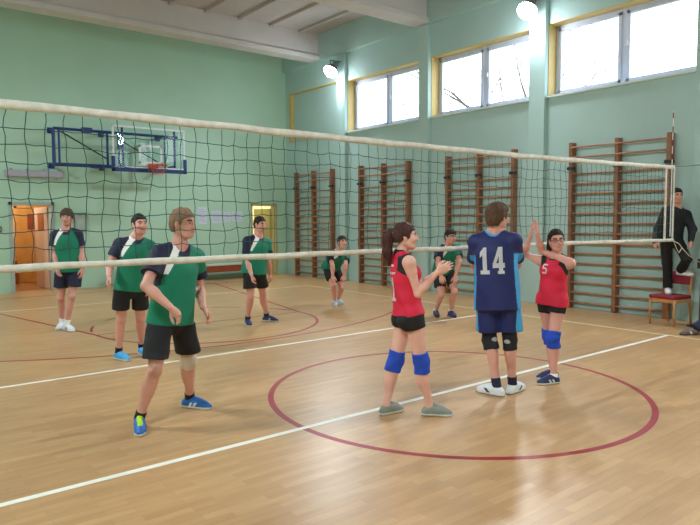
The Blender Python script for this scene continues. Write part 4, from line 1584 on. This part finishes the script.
make_person(50, 1.72, 12.15, 22, (331, .76, .16), (339, 252, -.16), (342.3, 242.3, -.26), 28, 2,
    dict(R=((332.5, 265.5, -1), (332.7, 275.5, 0), vec(.05, -.9, .4), vec(.0, -.3, -.9), .5),
         L=((345.5, 265, -1), (344.2, 275, 0), vec(-.05, -.9, .4), vec(.0, -.3, -.9), .5)),
    dict(R=(335.2, 306, 10), L=(339.5, 304, 25)),
    dict(hair=dict(m='hair_dark', t=.012), shirt=dict(kind='green', hem=-.04), bottom=SH_BLACK, socks=dict(m='white_cloth', h=.04), shoes=dict(m='shoe_palegrey', stripe='sole_white')),
    'green-shirted player crouching by the corner wall bars, hands on knees', h=.008, group='players in green shirts', crouch=True)

make_person(60, 1.76, 10.75, 20, (443.5, .82, .12), (448, 245, -.14), (450.5, 236.8, -.22), 24, -6,
    dict(R=((438, 263, -1), (441, 275, 0), vec(.1, -.9, .4), vec(.0, -.3, -.9), .5),
         L=((459.5, 262, -1), (455.5, 276, 0), vec(-.1, -.9, .4), vec(.0, -.3, -.9), .5)),
    dict(R=(436.3, 316, 0), L=(452, 316.5, 12)),
    dict(hair=dict(m='hair_dark', t=.014, line=.058), shirt=dict(kind='green', hem=-.04), bottom=SH_BLACK, socks=dict(m='white_cloth', h=.05), shoes=dict(m='shoe_navy', stripe='shoe_navy', sole='sole_dark')),
    'green-shirted player bending forward between the red and blue players', h=.0075, group='players in green shirts', crouch=True)

PADB = dict(m='pad_blue', t=.016, top=.085, bot=.10, label='bright blue knee pad')
g1 = make_person(70, 1.66, 5.36, 110, (409, .875, .0), (400, 254, .0), (405.5, 237, -.0), 88, 0,
    dict(R=((418, 294, 1), (437, 272.5, -1), vec(.85, .42, -.1), vec(.1, .2, -1), .35),
         L=((421, 286, 1), (439, 271, 1), vec(.85, .45, .15), vec(.1, .1, 1), .25)),
    dict(R=(436, 415.5, 84), L=(391, 413, 128)),
    dict(female=True, skin='skin_pale', hair=dict(m='hair_auburn', t=.013, tail=True, over=True, low=-.05), shirt=dict(kind='red', hem=.015, fold=.003),
         bottom=dict(kind='tight', m='black_cloth', len=.26), pads=dict(L=PADB, R=PADB), socks=None, shoes=dict(m='shoe_grey', stripe='shoe_grey'), lace_all='shoe_grey', leg=1.14),
    'girl with ponytail in red sleeveless shirt and grey shoes, hands together', h=.005, group='girls in red shirts')

b14 = make_person(80, 1.85, 5.97, 161, (497, .98, .0), (494.5, 233.5, .02), (497.5, 217.5, .0), 128, 0,
    dict(L=((474.5, 263, 1), (483, 282, 1), vec(.8, .2, -.3), vec(.0, 0, 1), .4),
         R=((517, 264, 1), (506, 279, 1), vec(-.8, .2, -.3), vec(.0, 0, 1), .4)),
    dict(L=(491, 394, 222), R=(515.5, 391.5, 138)),
    dict(hair=dict(m='hair_brown', t=.016, thick=True, over=True, low=-.075), shirt=dict(kind='blue', hem=-.14, sleeve=.78, loose=1.05),
         bottom=dict(kind='shorts', m='royal_cloth', stripe='sky_cloth', len=.80, flare=1.1), socks=dict(m='navy_cloth', h=.075),
         shoes=dict(m='shoe_white', stripe='shoe_navy', slant=1.0, sw=.02), leg=.94,
         pads={k: dict(m='pad_black', m2='pad_grey', t=.010, top=.09, bot=.085, label='black knee pad with a pale patch') for k in 'LR'}),
    'player in dark blue shirt numbered 14 seen from behind', h=.0055, sh_w=.92)

g2 = make_person(90, 1.62, 6.44, -38, (552, .86, .02), (556, 255.5, .02), (556.5, 240.5, -.04), -6, -4,
    dict(L=((541.5, 251, -1), (537.2, 233, -1), vec(-.12, .95, .1), vec(-1, 0, .1), .15),
         R=((524, 254, 1), (531, 234, -1), vec(.12, .95, .1), vec(1, 0, .1), .15)),
    dict(L=(549, 384.0, -74), R=(548, 378.5, -74)),
    dict(female=True, hair=dict(m='hair_dark', t=.008, long=True, line=.074, low=-.05), glasses=True, shirt=dict(kind='red', hem=-.06, fold=.003, panel=True),
         bottom=dict(kind='tight', m='black_cloth', len=.34), pads=dict(L=PADB, R=PADB), socks=dict(m='white_cloth', h=.03),
         shoes=dict(m='shoe_navy', stripe='sole_white', two=True), leg=1.06),
    'girl with glasses in red shirt clapping, number 5 on chest', h=.0055, group='girls in red shirts', tilt=6)

ref = make_person(100, 1.72, 9.92, 12, (671, 1.37, .0), (677, 208.5, .0), (676.8, 196, -.03), -4, -4,
    dict(R=((657.5, 229, 0), (655, 241, -1), vec(.0, -1, .1), vec(.8, 0, .0), .45),
         L=((692.5, 229, -1), (690.5, 240, -1), vec(-.1, -.95, .2), vec(-.8, 0, .0), .5)),
    dict(R=(668, 293.5, -20, .478), L=(684.5, 275.5, 30, .80, .02, vec(-.2, .2, 1))),
    dict(hair=dict(m='hair_dark', t=.010), shirt=dict(kind='track', hem=-.06, fold=.006), bottom=dict(kind='trousers', m='black_cloth'),
         socks=dict(m='black_cloth', h=.08), shoes=dict(m='shoe_white', stripe='shoe_white')),
    'referee in black tracksuit standing on a chair by the wall', h=.0075, z0=.478)

# somebody sitting just past the right edge: only a shoe and a trouser cuff reach the picture
sp = at_z(756, 8.95, .50)
sdir = azim(-84)
chair(sp[0], sp[1], math.atan2(sdir[1], sdir[0]) - math.pi, 'wooden chair with red padding under the person at the right edge')
make_person(110, 1.74, 8.95, -84, (756, .575, .0), (752, 256, .0), (750, 242, -.02), -70, 0,
    dict(R=((746, 276, -1), (736, 288, -1)), L=((750, 274, 1), (738, 286, 1))),
    dict(R=(690, 335.0, -84), L=(706, 330, -80)),
    dict(hair=dict(m='hair_dark', t=.012), shirt=dict(kind='track', hem=-.04, fold=.005), bottom=dict(kind='trousers', m='navy_cloth'), socks=dict(m='black_cloth', h=.06), shoes=dict(m='shoe_brown', stripe='sole_white', sole='sole_dark')),
    'seated person at the right edge, brown shoe stretched onto the sideline', h=.008, crouch=True)

# numbers on the shirts
J, P = b14['J'], b14['P']
print_on(b14, '14', P(.022, 0, b14['tl'] * .56), -b14['l'], b14['u'], .108, .25, .022, 'white_cloth', 'white number 14', d=-b14['f'])
J, P = g2['J'], g2['P']
print_on(g2, '5', P(-.060, 0, g2['tl'] * .69), g2['l'], g2['u'], .065, .10, 0, 'white_cloth', 'white number 5', d=g2['f'])
J, P = g1['J'], g1['P']
print_on(g1, '1', P(0.0, 0, g1['tl'] * .46), -g1['l'], g1['u'], .09, .20, 0, 'white_cloth', 'white number 1', d=-g1['f'])
print_on(g1, '--', P(0.0, 0, g1['tl'] * .72), -g1['l'], g1['u'], .055, .035, .012, 'white_cloth', 'white lettering line', d=-g1['f'])
print_on(g1, '-', P(0.0, 0, g1['tl'] * .84), -g1['l'], g1['u'], .055, .035, .012, 'white_cloth', 'white lettering line', d=-g1['f'])

# ------------------------------------------------------------------ daylight and picture settings
W = bpy.data.worlds.new('sky')
SC.world = W
W.use_nodes = True
bg = W.node_tree.nodes['Background']
bg.inputs['Color'].default_value = (.90, .95, 1.0, 1)
bg.inputs['Strength'].default_value = 5.0
SC.view_settings.view_transform = 'Standard'
SC.view_settings.look = 'None'
SC.view_settings.gamma = 1
SC.view_settings.use_curve_mapping = False
SC.view_settings.exposure = 0.3
SC.cycles.use_denoising = True
SC.cycles.max_bounces = 8
SC.cycles.diffuse_bounces = 5
SC.cycles.transparent_max_bounces = 16
SC.cycles.caustics_reflective = False
SC.cycles.caustics_refractive = False
SC.cycles.sample_clamp_indirect = 6
